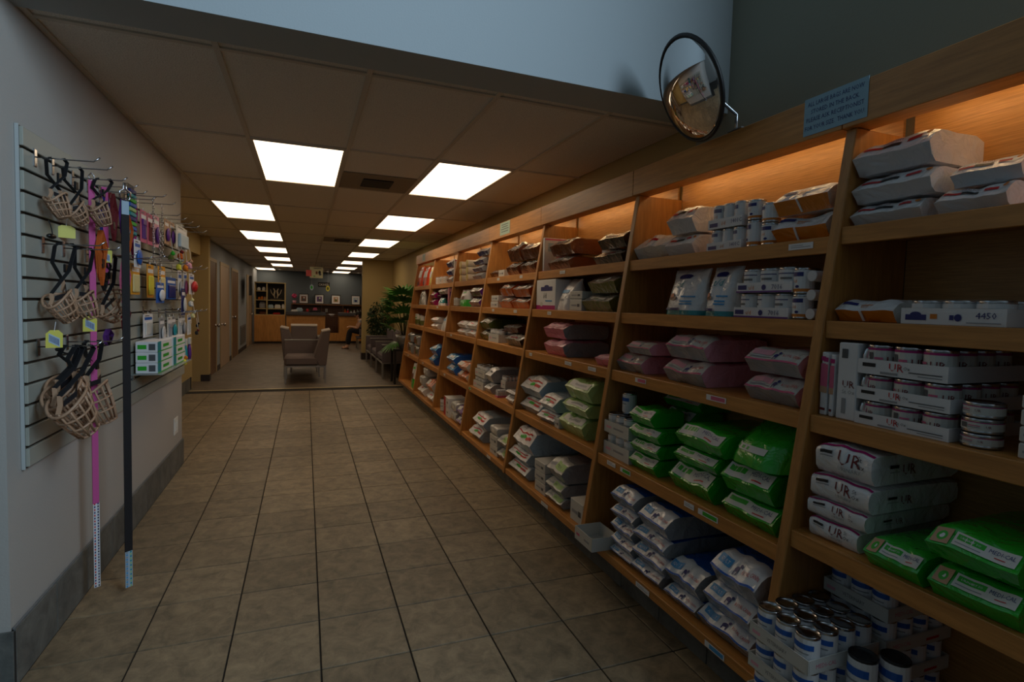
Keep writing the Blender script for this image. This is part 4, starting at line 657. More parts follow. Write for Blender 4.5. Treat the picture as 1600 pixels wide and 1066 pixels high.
TABLE = """1,1,1,0,wr,1.168,0.223,0.000,0.073,0.00,0.279
1,1,1,1,wr,1.156,0.248,0.073,0.089,0.00,0.279
1,1,1,2,wr,1.160,0.239,0.162,0.111,0.00,0.279
1,1,2,0,wr,0.928,0.181,0.000,0.077,0.00,0.279
1,1,2,1,wr,0.915,0.170,0.077,0.073,0.03,0.249
1,2,1,0,ow,1.182,0.197,0.000,0.077,0.00,0.325
1,2,2,0,case4450,0.930,0.262,0.000,0.073,0.00,0.325
1,3,1,0,pouch,1.273,0.020,0.000,0.207,0.00,0.371
1,3,2,0,pouch,1.249,0.020,0.000,0.204,0.00,0.371
1,3,3,0,pouch,1.226,0.019,0.000,0.201,0.00,0.371
1,3,4,0,urstand,1.176,0.072,0.000,0.242,0.00,0.371
1,3,5,0,urcase,1.015,0.265,0.000,0.074,0.00,0.371
1,3,5,1,urcase,1.015,0.265,0.074,0.078,0.00,0.371
1,3,5,2,urcase,1.020,0.254,0.152,0.091,0.00,0.371
1,3,6,0,urcan,0.836,0.087,0.000,0.037,0.00,0.371
1,3,6,1,urcan,0.836,0.087,0.037,0.039,0.00,0.371
1,3,6,2,urcan,0.835,0.087,0.076,0.040,0.00,0.371
1,3,7,0,bx,0.709,0.071,0.000,0.040,0.00,0.371
1,3,7,1,bx,0.710,0.069,0.040,0.039,0.00,0.371
1,3,7,2,bx,0.711,0.066,0.079,0.040,0.00,0.371
1,3,7,3,bx,0.712,0.064,0.119,0.035,0.00,0.371
1,4,1,0,ur,1.152,0.171,0.000,0.070,0.00,0.427
1,4,1,1,ur,1.146,0.201,0.070,0.061,0.00,0.427
1,4,1,2,ur,1.140,0.208,0.131,0.085,0.00,0.427
1,4,1,3,ur,1.133,0.194,0.216,0.104,0.00,0.427
1,4,2,0,grf,0.954,0.155,0.000,0.129,-0.03,0.457
1,4,3,0,grf,0.766,0.194,0.000,0.082,-0.03,0.457
1,4,3,1,grf,0.774,0.199,0.082,0.154,-0.03,0.457
2,1,1,0,ws,2.366,0.268,0.000,0.133,0.00,0.283
2,1,2,0,wr,2.127,0.201,0.000,0.107,0.00,0.283
2,1,2,1,wr,2.132,0.193,0.107,0.137,0.00,0.283
2,1,3,0,caset,1.835,0.210,0.000,0.095,0.00,0.283
2,1,3,1,caset,1.833,0.205,0.095,0.105,0.00,0.283
2,1,4,0,idcan,1.692,0.070,0.000,0.106,0.00,0.283
2,1,4,1,idcan,1.692,0.070,0.106,0.082,0.00,0.283
2,1,5,0,idcan,1.618,0.070,0.000,0.087,0.00,0.283
2,1,5,1,idcan,1.618,0.070,0.087,0.077,0.00,0.283
2,1,6,0,ow,1.460,0.240,0.000,0.103,0.00,0.283
2,1,6,1,ow,1.460,0.240,0.103,0.104,0.00,0.283
2,2,1,0,td,2.056,0.265,0.000,0.225,0.00,0.325
2,2,2,0,td,1.826,0.172,0.000,0.225,0.00,0.325
2,2,3,0,case16,1.579,0.270,0.000,0.099,0.00,0.325
2,2,3,1,case16,1.569,0.270,0.099,0.098,0.00,0.325
2,2,4,0,idcan,1.418,0.070,0.000,0.088,0.00,0.325
2,2,4,1,idcan,1.418,0.070,0.088,0.093,0.00,0.325
2,2,5,0,lcan,1.360,0.039,0.000,0.065,0.00,0.325
2,2,5,1,lcan,1.360,0.039,0.065,0.065,0.00,0.325
2,2,5,2,lcan,1.360,0.039,0.130,0.065,0.00,0.325
2,3,1,0,pk,2.375,0.229,0.000,0.100,0.00,0.371
2,3,1,1,pk,2.294,0.205,0.100,0.077,0.00,0.371
2,3,2,0,pk,1.949,0.271,0.000,0.110,0.00,0.371
2,3,2,1,pk,1.935,0.267,0.110,0.132,0.00,0.371
2,3,3,0,pk,1.466,0.243,0.000,0.103,0.00,0.371
2,3,3,1,pk,1.468,0.255,0.103,0.116,0.00,0.371
2,4,1,0,canbox,2.375,0.250,0.000,0.117,0.00,0.210
2,4,1,1,canbox,2.370,0.240,0.117,0.106,0.00,0.210
2,4,1,2,tcan,2.401,0.075,0.223,0.110,0.06,0.378
2,4,2,0,gr,2.133,0.220,0.000,0.085,0.00,0.210
2,4,2,1,gr,2.116,0.217,0.085,0.067,0.00,0.210
2,4,2,2,gr,2.127,0.229,0.152,0.068,0.00,0.210
2,4,2,3,gr,2.154,0.185,0.220,0.113,0.00,0.210
2,4,3,0,gr,2.211,0.201,0.000,0.074,0.22,0.218
2,4,3,1,gr,2.204,0.195,0.074,0.107,0.22,0.218
2,4,3,2,gr,2.170,0.224,0.181,0.110,0.22,0.218
2,4,3,3,gr,2.137,0.284,0.291,0.094,0.22,0.218
2,4,4,0,gr,1.795,0.263,0.000,0.125,0.00,0.438
2,4,4,1,gr,1.768,0.253,0.125,0.072,0.00,0.438
2,4,4,2,gr,1.753,0.277,0.197,0.142,0.00,0.438
2,4,5,0,gr,1.478,0.257,0.000,0.094,0.00,0.438
2,4,5,1,gr,1.494,0.234,0.094,0.121,0.00,0.438
2,4,5,2,grb,1.475,0.271,0.215,0.170,0.00,0.438
2,5,1,0,tray,2.374,0.191,0.000,0.137,-0.10,0.604
2,5,2,0,bl,2.180,0.189,0.000,0.043,0.00,0.504
2,5,2,1,bl,2.180,0.189,0.043,0.068,0.00,0.504
2,5,2,2,bl,2.184,0.182,0.111,0.074,0.00,0.504
2,5,2,3,bl,2.180,0.189,0.184,0.071,0.00,0.504
2,5,2,4,bl,2.180,0.189,0.255,0.125,0.00,0.504
2,5,3,0,bl,1.975,0.215,0.000,0.061,0.00,0.504
2,5,3,1,bl,1.962,0.240,0.061,0.088,0.00,0.504
2,5,3,2,bl,1.962,0.242,0.149,0.079,0.00,0.504
2,5,3,3,bl,1.945,0.209,0.228,0.152,0.00,0.504
2,5,4,0,bl,1.738,0.198,0.000,0.069,0.00,0.504
2,5,4,1,bl,1.736,0.201,0.069,0.155,0.00,0.504
2,5,5,0,bl,1.499,0.258,0.000,0.093,0.00,0.504
2,5,5,1,bl,1.489,0.237,0.093,0.104,0.00,0.504
2,5,5,2,bl,1.466,0.228,0.197,0.183,0.00,0.504
3,1,1,0,flat,3.705,0.030,0.000,0.255,0.00,0.283
3,1,2,0,br,3.432,0.318,0.000,0.104,0.00,0.283
3,1,2,1,br,3.410,0.330,0.104,0.124,0.00,0.283
3,1,3,0,can,3.070,0.080,0.000,0.128,0.14,0.143
3,1,3,1,can,3.077,0.080,0.128,0.070,0.14,0.143
3,1,4,0,bk,2.775,0.310,0.000,0.090,0.00,0.283
3,1,4,1,bk,2.744,0.290,0.090,0.100,0.00,0.283
3,2,1,0,idbox,3.553,0.334,0.000,0.225,0.00,0.325
3,2,2,0,wstand,3.275,0.216,0.000,0.225,0.00,0.325
3,2,3,0,bx,3.077,0.172,0.000,0.078,0.00,0.325
3,2,3,1,bx,3.075,0.176,0.078,0.053,0.00,0.325
3,2,4,0,ol,2.816,0.330,0.000,0.113,0.00,0.325
3,2,4,1,ol,2.764,0.314,0.113,0.112,0.00,0.325
3,3,1,0,pp,3.280,0.299,0.000,0.115,0.00,0.371
3,3,1,1,pp,3.288,0.300,0.115,0.116,0.00,0.371
3,3,2,0,pp,2.642,0.164,0.000,0.071,0.00,0.371
3,4,1,0,wv,3.555,0.330,0.000,0.121,0.02,0.270
3,4,1,1,wv,3.555,0.330,0.121,0.154,0.02,0.270
3,4,2,0,wv,3.233,0.262,0.000,0.083,0.00,0.438
3,4,2,1,wv,3.223,0.231,0.083,0.114,0.00,0.438
3,4,3,0,bx,3.064,0.072,0.000,0.065,0.00,0.438
3,4,4,0,gp,2.868,0.311,0.000,0.135,0.00,0.438
3,4,4,1,gp,2.831,0.307,0.135,0.090,0.00,0.438
3,4,4,2,gp,2.801,0.293,0.225,0.127,0.00,0.438
3,4,5,0,kcan,3.431,0.085,0.000,0.033,0.30,0.138
3,4,5,1,kcan,3.434,0.085,0.033,0.033,0.30,0.138
3,4,5,2,kcan,3.436,0.085,0.066,0.033,0.30,0.138
3,4,5,3,kcan,3.438,0.085,0.099,0.033,0.30,0.138
3,5,1,0,wv,3.540,0.330,0.000,0.100,0.00,0.504
3,5,1,1,wv,3.547,0.330,0.100,0.089,0.00,0.504
3,5,1,2,wv,3.479,0.330,0.189,0.174,0.00,0.504
3,5,2,0,bx,3.147,0.171,0.000,0.075,0.00,0.504
3,5,2,1,bx,3.153,0.171,0.075,0.066,0.00,0.504
3,5,2,2,bx,3.158,0.171,0.141,0.066,0.00,0.504
3,5,3,0,lg,2.937,0.223,0.000,0.070,0.00,0.504
3,5,3,1,lg,2.943,0.224,0.070,0.082,0.00,0.504
3,5,3,2,lg,2.936,0.231,0.152,0.132,0.00,0.504
3,5,4,0,bx,2.640,0.157,0.000,0.125,0.00,0.504
4,1,1,0,br,4.818,0.245,0.000,0.080,0.00,0.283
4,1,2,0,bx,4.616,0.150,0.000,0.064,0.00,0.283
4,1,3,0,br,4.342,0.262,0.000,0.123,0.00,0.283
4,1,3,1,br,4.311,0.282,0.123,0.163,0.00,0.283
4,1,4,0,br,4.005,0.324,0.000,0.120,0.00,0.283
4,1,4,1,br,3.984,0.330,0.120,0.137,0.00,0.283
4,2,1,0,bx,4.672,0.200,0.000,0.059,0.00,0.325
4,2,1,1,bx,4.658,0.200,0.059,0.058,0.00,0.325
4,2,2,0,or,4.378,0.304,0.000,0.107,0.00,0.325
4,2,2,1,or,4.372,0.330,0.107,0.118,0.00,0.325
4,2,3,0,or,4.024,0.330,0.000,0.097,0.00,0.325
4,2,3,1,or,4.019,0.330,0.097,0.112,0.00,0.325
4,3,1,0,ol,4.808,0.264,0.000,0.101,0.00,0.371
4,3,1,1,ol,4.806,0.268,0.101,0.115,0.00,0.371
4,3,2,0,canbox,4.533,0.270,0.000,0.119,0.00,0.371
4,3,3,0,bk,4.043,0.330,0.000,0.101,0.00,0.371
4,3,3,1,br,4.224,0.330,0.101,0.075,0.05,0.321
4,4,1,0,canbox,4.739,0.300,0.000,0.112,0.00,0.438
4,4,1,1,canbox,4.698,0.300,0.112,0.111,0.00,0.438
4,4,2,0,sv2,4.451,0.159,0.000,0.098,0.00,0.438
4,4,2,1,sv2,4.445,0.147,0.098,0.136,0.00,0.438
4,4,3,0,mcase,4.232,0.067,0.000,0.066,0.00,0.438
4,4,3,1,canbox,4.287,0.116,0.066,0.110,0.08,0.358
4,4,4,0,sv2,3.899,0.181,0.000,0.082,0.00,0.438
4,4,4,1,sv2,3.892,0.208,0.082,0.030,0.00,0.438
4,4,4,2,can,3.987,0.080,0.112,0.122,0.15,0.288
4,5,1,0,wv,4.597,0.330,0.000,0.127,0.00,0.504
4,5,1,1,wv,4.504,0.330,0.127,0.135,0.00,0.504
4,5,2,0,bx,4.078,0.188,0.000,0.078,0.00,0.504
4,5,2,1,bx,4.084,0.188,0.078,0.081,0.00,0.504
4,5,2,2,clear,4.083,0.203,0.159,0.077,0.00,0.504
4,5,3,0,lg,3.879,0.197,0.000,0.100,0.00,0.504
4,5,3,1,lg,3.879,0.197,0.100,0.108,0.00,0.504
5,1,1,0,lcany,6.010,0.078,0.000,0.078,0.00,0.283
5,1,1,1,lcany,6.017,0.078,0.078,0.078,0.00,0.283
5,1,1,2,lcany,6.023,0.078,0.156,0.078,0.00,0.283
5,1,2,0,lcany,5.745,0.078,0.000,0.078,0.00,0.283
5,1,2,1,lcany,5.752,0.078,0.078,0.078,0.00,0.283
5,1,2,2,lcany,5.758,0.078,0.156,0.078,0.00,0.283
5,1,3,0,nb,5.350,0.330,0.000,0.085,0.00,0.283
5,1,3,1,nb,5.347,0.330,0.085,0.070,0.00,0.283
5,1,3,2,nb,5.321,0.330,0.155,0.082,0.00,0.283
5,1,3,3,nb,5.191,0.330,0.237,0.083,0.00,0.283
5,2,1,0,can,6.109,0.080,0.000,0.097,0.00,0.325
5,2,2,0,gs,5.749,0.300,0.000,0.197,0.00,0.325
5,2,3,0,mv,5.287,0.330,0.000,0.110,0.00,0.325
5,2,3,1,mv,5.276,0.330,0.110,0.115,0.00,0.325
5,3,1,0,ws,5.593,0.330,0.000,0.076,0.00,0.371
5,3,1,1,ws,5.599,0.330,0.076,0.082,0.00,0.371
5,3,2,0,ws,5.230,0.270,0.000,0.078,0.00,0.371
5,3,2,1,ws,5.225,0.292,0.078,0.084,0.00,0.371
5,4,1,0,bu,5.776,0.330,0.000,0.121,0.00,0.438
5,4,1,1,bu,5.773,0.330,0.121,0.105,0.00,0.438
5,4,2,0,ob,5.291,0.330,0.000,0.098,0.00,0.438
5,4,2,1,ob,5.287,0.330,0.098,0.097,0.00,0.438
5,5,1,0,can,5.928,0.080,0.000,0.144,0.00,0.504
5,5,2,0,rbox,5.648,0.220,0.000,0.103,0.00,0.504
5,5,2,1,rbox,5.657,0.220,0.103,0.103,0.00,0.504
5,5,3,0,clear,5.366,0.204,0.000,0.105,0.00,0.504
5,5,3,1,clear,5.355,0.207,0.105,0.104,0.00,0.504
5,5,4,0,pu,5.124,0.248,0.000,0.101,0.00,0.504
5,5,4,1,pu,5.124,0.248,0.101,0.107,0.00,0.504
6,1,1,0,can,7.243,0.080,0.000,0.104,0.00,0.283
6,1,2,0,can,7.017,0.080,0.000,0.101,0.00,0.283
6,1,3,0,can,6.804,0.080,0.000,0.098,0.00,0.283
6,1,4,0,nb,6.510,0.255,0.000,0.095,0.00,0.283
6,1,4,1,nb,6.519,0.255,0.095,0.102,0.00,0.283
6,1,4,2,nb,6.528,0.255,0.197,0.103,0.00,0.283
6,1,5,0,flat,6.285,0.030,0.000,0.275,0.00,0.283
6,2,1,0,mg,7.262,0.236,0.000,0.098,0.00,0.325
6,2,1,1,mg,7.262,0.236,0.098,0.098,0.00,0.325
6,2,2,0,gs2,6.819,0.260,0.000,0.108,0.00,0.325
6,2,2,1,bk,7.022,0.236,0.108,0.042,0.04,0.285
6,2,2,2,ws,6.708,0.330,0.150,0.075,0.00,0.325
6,2,3,0,flatm,6.385,0.030,0.000,0.225,0.00,0.325
6,3,1,0,ws,6.901,0.330,0.000,0.083,0.00,0.371
6,3,1,1,ws,6.889,0.330,0.083,0.074,0.00,0.371
6,3,2,0,wstand,6.436,0.270,0.000,0.225,0.00,0.371
6,4,1,0,bu,6.726,0.330,0.000,0.130,0.00,0.438
6,4,1,1,bu,6.644,0.330,0.130,0.136,0.00,0.438
6,5,1,0,ws,7.055,0.330,0.000,0.130,0.00,0.504
6,5,1,1,clear,7.027,0.240,0.130,0.137,0.00,0.504
6,5,1,2,clear,6.938,0.240,0.267,0.113,0.03,0.474
6,5,2,0,ws,6.505,0.330,0.000,0.125,0.00,0.504
6,5,2,1,ob,6.521,0.330,0.125,0.164,0.00,0.504
7,1,1,0,red,8.420,0.360,0.000,0.313,0.00,0.283
7,1,2,0,red,7.993,0.360,0.000,0.285,0.00,0.283
7,1,3,0,yel,7.613,0.200,0.000,0.264,0.00,0.283
7,2,1,0,sv,8.047,0.340,0.000,0.225,0.00,0.325
7,3,1,0,gcan,8.195,0.100,0.000,0.165,0.00,0.371
7,3,2,0,gcan,7.850,0.100,0.000,0.149,0.00,0.371
7,4,1,0,clearb,8.301,0.340,0.000,0.179,0.00,0.438
7,4,1,1,clearb,8.290,0.340,0.179,0.147,0.00,0.438
7,4,2,0,clearb,7.784,0.340,0.000,0.166,0.00,0.438
7,4,2,1,clearb,7.798,0.340,0.166,0.148,0.00,0.438
7,5,1,0,gs,7.646,0.300,0.000,0.354,0.00,0.504"""
rows = [r.split(',') for r in TABLE.strip().split('\n')]
tops = {}
for r in rows:
    k = tuple(int(v) for v in r[:3]); tops[k] = max(tops.get(k, 0), int(r[3]))
seed = 11
for r in rows:
    bay, s, n, lv = (int(v) for v in r[:4]); kind = r[4]; y, wd, zz, h, off, dep = (float(v) for v in r[5:])
    seed += 1; y1b = 0.09+1.22*bay-0.042; y = min(y, y1b-wd/2); z = zs(bay, s)+zz+0.0009; X0 = fx(zs(bay, s))+0.03+off; n_l = tops[(bay, s, n)]+1
    if n_l == 1: lev = ''
    elif lv == 0: lev = 'bottom of '
    elif lv == n_l-1: lev = 'top of '
    else: lev = ('second up' if lv == 1 else 'third up' if lv == 2 else 'fourth up')+' in '
    where = '%s%s %s from left, %s, %s' % (lev, ORD[n-1], 'stack' if n_l > 1 else 'place', SHN[s], BAYW[bay])
    if kind in CANK:
        key, desc = CANK[kind]; t = thing('can', desc+', '+where, 'can', (X0, y, z), -PI/2, 'loose cans on the shelves')
        if kind in ('lcan', 'lcany'):
            can(t, wd/2-0.0005, 0.11, key, (0, 0.0, wd/2), (-PI/2, 0, 0))
        else: can(t, wd/2-0.0005, h-0.0006, key, (0, wd/2, 0), (0, 0, RND.uniform(-0.5, 0.5)))
        continue
    st = ST[kind]; f = st['f']
    if f is bag:        # perspective made the nearest, lowest fronts measure too tall
        if kind == 'grf': h = 0.092
        elif lv == n_l-1 and (bay, s) in ((2,4),(2,5)): h *= 0.74
        elif lv == n_l-1 and (bay, s) == (2,3): h *= 0.88
        h *= 0.95; dep -= 0.025
    if (bay, s) == (1, 4): h *= 0.97
    elif s == 2: h *= 0.965
    nm = {'tray':'cardboard_tray'}.get(kind, {bag:'kibble_bag', standing_bag:'standing_bag', carton:'carton', can_case:'can_case'}.get(f, 'carton'))
    z = (zs(bay, s)+0.0009+(0.097 if kind == 'grf' and lv else zz*(0.97 if (bay, s) == (1, 4) or s == 2 else 1.0)))
    t = thing(nm, st['desc']+', '+where, CATN.get(f, 'tray'), (X0, y, z), -PI/2+RND.uniform(-0.03, 0.03)*(1 if f in (bag, standing_bag) else 0.3), st['g'])
    d = min(dep, st.get('dpk', 0.42)); hh = min(h, st.get('hcap', 9))-0.003
    f(t, max(0.012, wd-(0.008 if f is not carton or wd > 0.03 else 0.004)), d, hh, st, seed)
# open tray stacks of cans at the foot of the nearest bay, every can lifted out singly
def open_tray(x, y, z, wd, dp, nx, ny, lab, key='vet', r=0.037, ch=0.11, place='', rz=0.0, skip=()):
    t = thing('cardboard_tray', lab, 'tray', (x, y, z), -PI/2+rz, 'cardboard trays')
    tray(t, wd, dp, 0.042, dict(body=card('offwhite'), print=[('r',0.01,0.99,0.05,0.95,'offwhite'),('t','VETERINARY',0.32,0.35,0.28,'dgrey','l',0.34),('r',0.06,0.2,0.3,0.55,'pink')], sprint=[('r',0.01,0.99,0.05,0.95,'offwhite'),('t','MEDI-CAL',0.1,0.35,0.3,'dpink','l',0.4),('r',0.6,0.8,0.3,0.5,'red')]))
    for j in range(ny):
        for i in range(nx):
            if (i, j) in skip: continue
            lx, ly = -wd/2+0.004+(i+0.5)*(wd-0.008)/nx, 0.004+(j+0.5)*(dp-0.008)/ny
            a = -PI/2+rz; wx = x+math.cos(a)*lx-math.sin(a)*ly; wy = y+math.sin(a)*lx+math.cos(a)*ly
            c = thing('can', 'white can with blue band, %s row from front, %s from left, %s' % (ORD[j], ORD[i], place), 'can', (wx, wy, z+0.0035), a+RND.uniform(-0.4, 0.4), 'cans in the open trays')
            can(c, r, ch, key)
zb = 0.1709
def keep(rule): return [(i, j) for i in range(3) for j in range(4) if not rule(i, j)]
PN = ['lowest', 'second', 'third', 'fourth', 'top']
for lv in range(3):
    open_tray(1.315, 1.156, zb+0.1*lv, 0.212, 0.285, 3, 4, '%s of three stacked can trays jutting from the foot of the nearest bay' % ('lowest', 'middle', 'uppermost')[lv], r=0.0335, ch=0.0962, place=('lowest', 'middle', 'uppermost')[lv]+' foot tray', skip=keep(lambda i, j: lv == 2 or j == 0 or (i == 2 and lv == 1)))
for lv in range(5):
    open_tray(1.615, 1.145, zb+0.1*lv, 0.212, 0.30, 3, 4, '%s of five stacked can trays behind the jutting stack, nearest bay' % PN[lv], r=0.0335, ch=0.0962, place=PN[lv]+' rear tray', skip=keep(lambda i, j: lv < 4 and (j == 0 or i == 2)))
for k, (x, y) in enumerate(((1.47, 1.006), (1.548, 0.968))):
    for lv in range(2):
        c = thing('can', 'tall white can with black lid, %s of the %s pair beside the open trays' % (('lower','upper')[lv], ('outer','inner')[k]), 'can', (x, y, zb+0.1305*lv), -PI/2, 'tall cans beside the trays')
        can(c, 0.037, 0.13, 'vetdark')
# cans stored sideways behind the upright UR carton
for k in range(3):
    c = thing('can', 'flat UR can on its edge behind the standing carton, %s' % ('lowest', 'middle one', 'topmost')[k], 'can', (fx(1.055)+0.03, 1.137, 1.056+0.079*k), -PI/2, 'edge-on UR cans')
    can(c, 0.039, 0.034, 'ur', (0.0, 0.045, 0.0395), (0, PI/2, 0))

# ------------------------------------------------------------------ goods on the slatted panel (x points out of the wall)
WX = -0.928
_hk = None
def hook(y, z, lab, ln=0.20, m=STEEL):
    t = thing('display_hook', lab, 'hook', (WX, y, z), 0, 'display hooks')
    bx('bracket', t, 0.0, 0.006, -0.011, 0.011, -0.035, 0.028, STEEL, 0.0015)
    q = MB(); q.tube([(0.004,0,0),(0.10,0,0.001),(ln-0.02,0,0.004),(ln,0,0.02)], 0.0028, m, 6); q.build('wire', t, True)
HK = [(2.495,1.875),(2.641,1.877),(2.833,1.873),(3.0,1.875),(3.15,1.875),(3.32,1.875),(3.55,1.93),(3.78,1.925),(3.92,1.88),(4.10,1.88),(4.30,1.88),(4.55,1.885),(4.85,1.885)]
HL = ['carrying the first small muzzle', 'carrying the tipped small muzzle', 'carrying the pink lead', 'behind the pink lead, holding the second one', 'with a maroon harness', 'with a purple harness', 'over the striped collar card', 'holding nothing, past the collar card', 'over the purple comb packs', 'over the dark red comb pack', 'over the tan brush card', 'over the second brush card', 'at the far end of the top row']
for k, (y, z) in enumerate(HK): hook(y, z, 'steel hook on the upper row '+HL[k])
HK2 = [(2.542,1.565),(2.73,1.565),(2.98,1.56),(3.25,1.565),(3.53,1.59),(3.86,1.60),(4.02,1.60),(4.2,1.60),(4.42,1.55),(4.65,1.60),(4.9,1.60)]
HL = ['carrying its first muzzle', 'carrying its second muzzle', 'carrying the wide muzzle', 'behind the rose lead bundle', 'over the yellow orange pack', 'over the first tall yellow pack', 'over the second tall yellow pack', 'between the yellow and blue packs', 'over the wide blue pack', 'over the white card packs', 'at its far end by the red pack']
for k, (y, z) in enumerate(HK2): hook(y, z, 'steel hook on the middle row '+HL[k])
HK3 = [(2.49,1.18),(2.75,1.18),(3.88,1.29),(4.05,1.27),(4.25,1.27),(4.45,1.27),(4.65,1.27),(4.88,1.27)]
HL = ['carrying three nested muzzles', 'carrying the single large muzzle', 'over the plain white card', 'over the first grooming card', 'over the beige oval card', 'over the teal-item card', 'over the silver-item card', 'at its far end']
for k, (y, z) in enumerate(HK3): hook(y, z, 'steel hook on the lowest row '+HL[k])

def muzzle(x, y, z, wy, hz, strap_top, lab, tilt=0.35, big=1.0, tagc=None, hook_y=None):
    """x,y,z: middle of the basket; wy, hz: size along the wall and in height; strap_top: height of the hook"""
    x += 0.014
    t = thing('basket_muzzle', lab, 'muzzle', (x, y, z), 0, 'basket muzzles')
    b = MB(); n = 12; ax = Vector((0.35, tilt, -1)).normalized(); wy *= 0.66; hz *= 0.76; L = hz*0.95; R = wy/2*0.93; rx = R*0.72
    e1 = Vector((1,0,0)); e1 = (e1-ax*e1.dot(ax)).normalized(); e2 = ax.cross(e1)
    def P(a, s):          # s 0 rim .. 1 nose
        k = 1.0-0.12*s-0.30*s*s; return -ax*L*0.5+ax*L*s+(e1*rx*math.cos(a)+e2*R*math.sin(a))*k
    th = 0.0035*big
    b.tube([P(2*PI*i/24, 0)+Vector((0,0,0.012*math.cos(2*2*PI*i/24))) for i in range(24)], th*1.35, TANP, 5, closed=True); b.build('rim', t, True)
    b = MB()
    for s in (0.34, 0.66, 1.0): b.tube([P(2*PI*i/24, s) for i in range(24)], th, TANP, 5, closed=True)
    for i in range(n): b.tube([P(2*PI*i/n, s) for s in (0, 0.33, 0.66, 1.0)], th, TANP, 5)
    for a in (0.0, PI/2): b.tube([P(a, 1.0), ax*L*0.56, P(a+PI, 1.0)], th, TANP, 5)
    o = b.build('cage', t, True); o['kind'] = 'stuff'
    # raised cheek arms up to the straps
    hy = (hook_y if hook_y is not None else y)-y; top = Vector((0, hy, strap_top-z+0.004))
    for sgn in (-1, 1):
        a = P(PI/2*sgn, 0); up = a+Vector((0, 0.0, hz*0.42)); up.y *= 0.86
        q = MB(); q.strip([a, (a+up)/2+Vector((0.004,0,0)), up], (1,0,0), 0.012*big, 0.004, TANP); q.build('cheek_arm', t)
        q = MB(); q.strip([up, up*0.55+top*0.45+Vector((0.03*sgn,0.012*sgn,0)), top+Vector((0.028*sgn,0.010*sgn,-0.014)), top+Vector((0.02*sgn,0,0))], (0.8,-0.6,0), 0.02*big, 0.002, WEB); q.build('strap', t)
    q = MB(); a, c = P(PI/2,0)+Vector((0.01,0,hz*0.3)), P(-PI/2,0)+Vector((0.01,0,hz*0.3)); q.strip([a*0.86, (a+c)/2+Vector((0.02,0,-0.02)), c*0.86], (0,0,1), 0.016*big, 0.002, WEB); q.build('strap', t)
    bx('strap_slider', t, 0.0, 0.008, hy*0.6-0.013, hy*0.6+0.013, (strap_top-z)*0.62-0.016, (strap_top-z)*0.62+0.016, mat('black_buckle', (14,14,16), rough=0.35), 0.002)
    return t
def hang_tag(x, y, z, lab, wd=0.048, h=0.064, lean=0.1, code=True):
    t = thing('price_tag_card', lab, 'tag', (x, y, z), 0, 'yellow price tags'); t.rotation_euler = (0, lean, -1.05)
    q = MB(); pts = [(-wd/2,0),(wd/2,0),(wd/2,h*0.8),(wd*0.25,h),(-wd*0.25,h),(-wd/2,h*0.8)]
    q.add([(0,a,c) for a,c in pts]+[(0.0012,a,c) for a,c in pts], [(0,5,4,3,2,1),(6,7,8,9,10,11)]+[(i,(i+1)%6,6+(i+1)%6,6+i) for i in range(6)], mat('tag_yellow', (214,206,90), rough=0.5)); q.build('card', t)
    b = MB()
    def pos(u, v, l): return Vector((0.0016+0.0004*l, -wd*0.33+u*wd*0.66, h*0.18+v*h*0.5+ (u-0.5)*-0.02))
    if code: print_on(b, pos, [('r',0,1,0,1,'lblue')]+[('r',0.08+0.11*k,0.08+0.11*k+0.05,0.15,0.85,'navy') for k in range(8)], wd*0.66, h*0.5, 1, 1); code and b.build('barcode_sticker', t)
    q = MB(); q.tube([(0.0006,0,h*0.93),(0.0,0.004,h+0.03)], 0.0012, ink('white'), 4); q.build('string', t)
muzzle(-0.875, 2.515, 1.70, 0.155, 0.10, 1.876, 'small tan basket muzzle on the first hook of the upper row', 0.1, 0.9, hook_y=2.495)
muzzle(-0.875, 2.690, 1.70, 0.16, 0.10, 1.878, 'tan basket muzzle tipped sideways on the second upper hook', 0.75, 0.9, hook_y=2.641)
muzzle(-0.83, 2.80, 1.715, 0.17, 0.11, 1.876, 'tan basket muzzle in front of the pink lead on the third upper hook', 0.25, 1.0, hook_y=2.833)
muzzle(-0.87, 2.52, 1.325, 0.20, 0.13, 1.568, 'tan basket muzzle on the first hook of the middle row', 0.5, 1.0, hook_y=2.542)
muzzle(-0.87, 2.745, 1.325, 0.19, 0.13, 1.568, 'tan basket muzzle on the second hook of the middle row', 0.15, 1.0, hook_y=2.73)
muzzle(-0.86, 3.03, 1.32, 0.30, 0.13, 1.56, 'wide tan basket muzzle beside the black lead, middle row', 0.9, 1.05, hook_y=2.98)
muzzle(-0.80, 2.42, 0.93, 0.27, 0.20, 1.184, 'front of three nested large tan muzzles on the lowest row', 0.5, 1.25, hook_y=2.49)
muzzle(-0.835, 2.48, 0.955, 0.27, 0.20, 1.183, 'middle of three nested large tan muzzles on the lowest row', 0.55, 1.25, hook_y=2.49)
muzzle(-0.85, 2.54, 0.985, 0.26, 0.19, 1.182, 'rear of three nested large tan muzzles on the lowest row', 0.6, 1.2, hook_y=2.49)
muzzle(-0.85, 2.83, 0.90, 0.24, 0.22, 1.183, 'large tan muzzle by itself on the second hook of the lowest row', 0.12, 1.25, hook_y=2.75)
hang_tag(-0.84, 2.93, 1.525, 'yellow price tag under the upper row beside the pink lead')
hang_tag(-0.84, 2.73, 1.225, 'yellow price tag overlapping the pink lead below the middle muzzles')
hang_tag(-0.84, 2.385, 1.185, 'yellow price tag on the near edge above the lowest muzzles')
hang_tag(-0.905, 2.70, 1.605, 'dull yellow tag behind the second small muzzle', 0.06, 0.05, 0.0, False)
t = thing('pet_clicker', 'dark clip dangling on a cord under the first small muzzle', 'clip', (-0.89, 2.50, 1.60), 0)
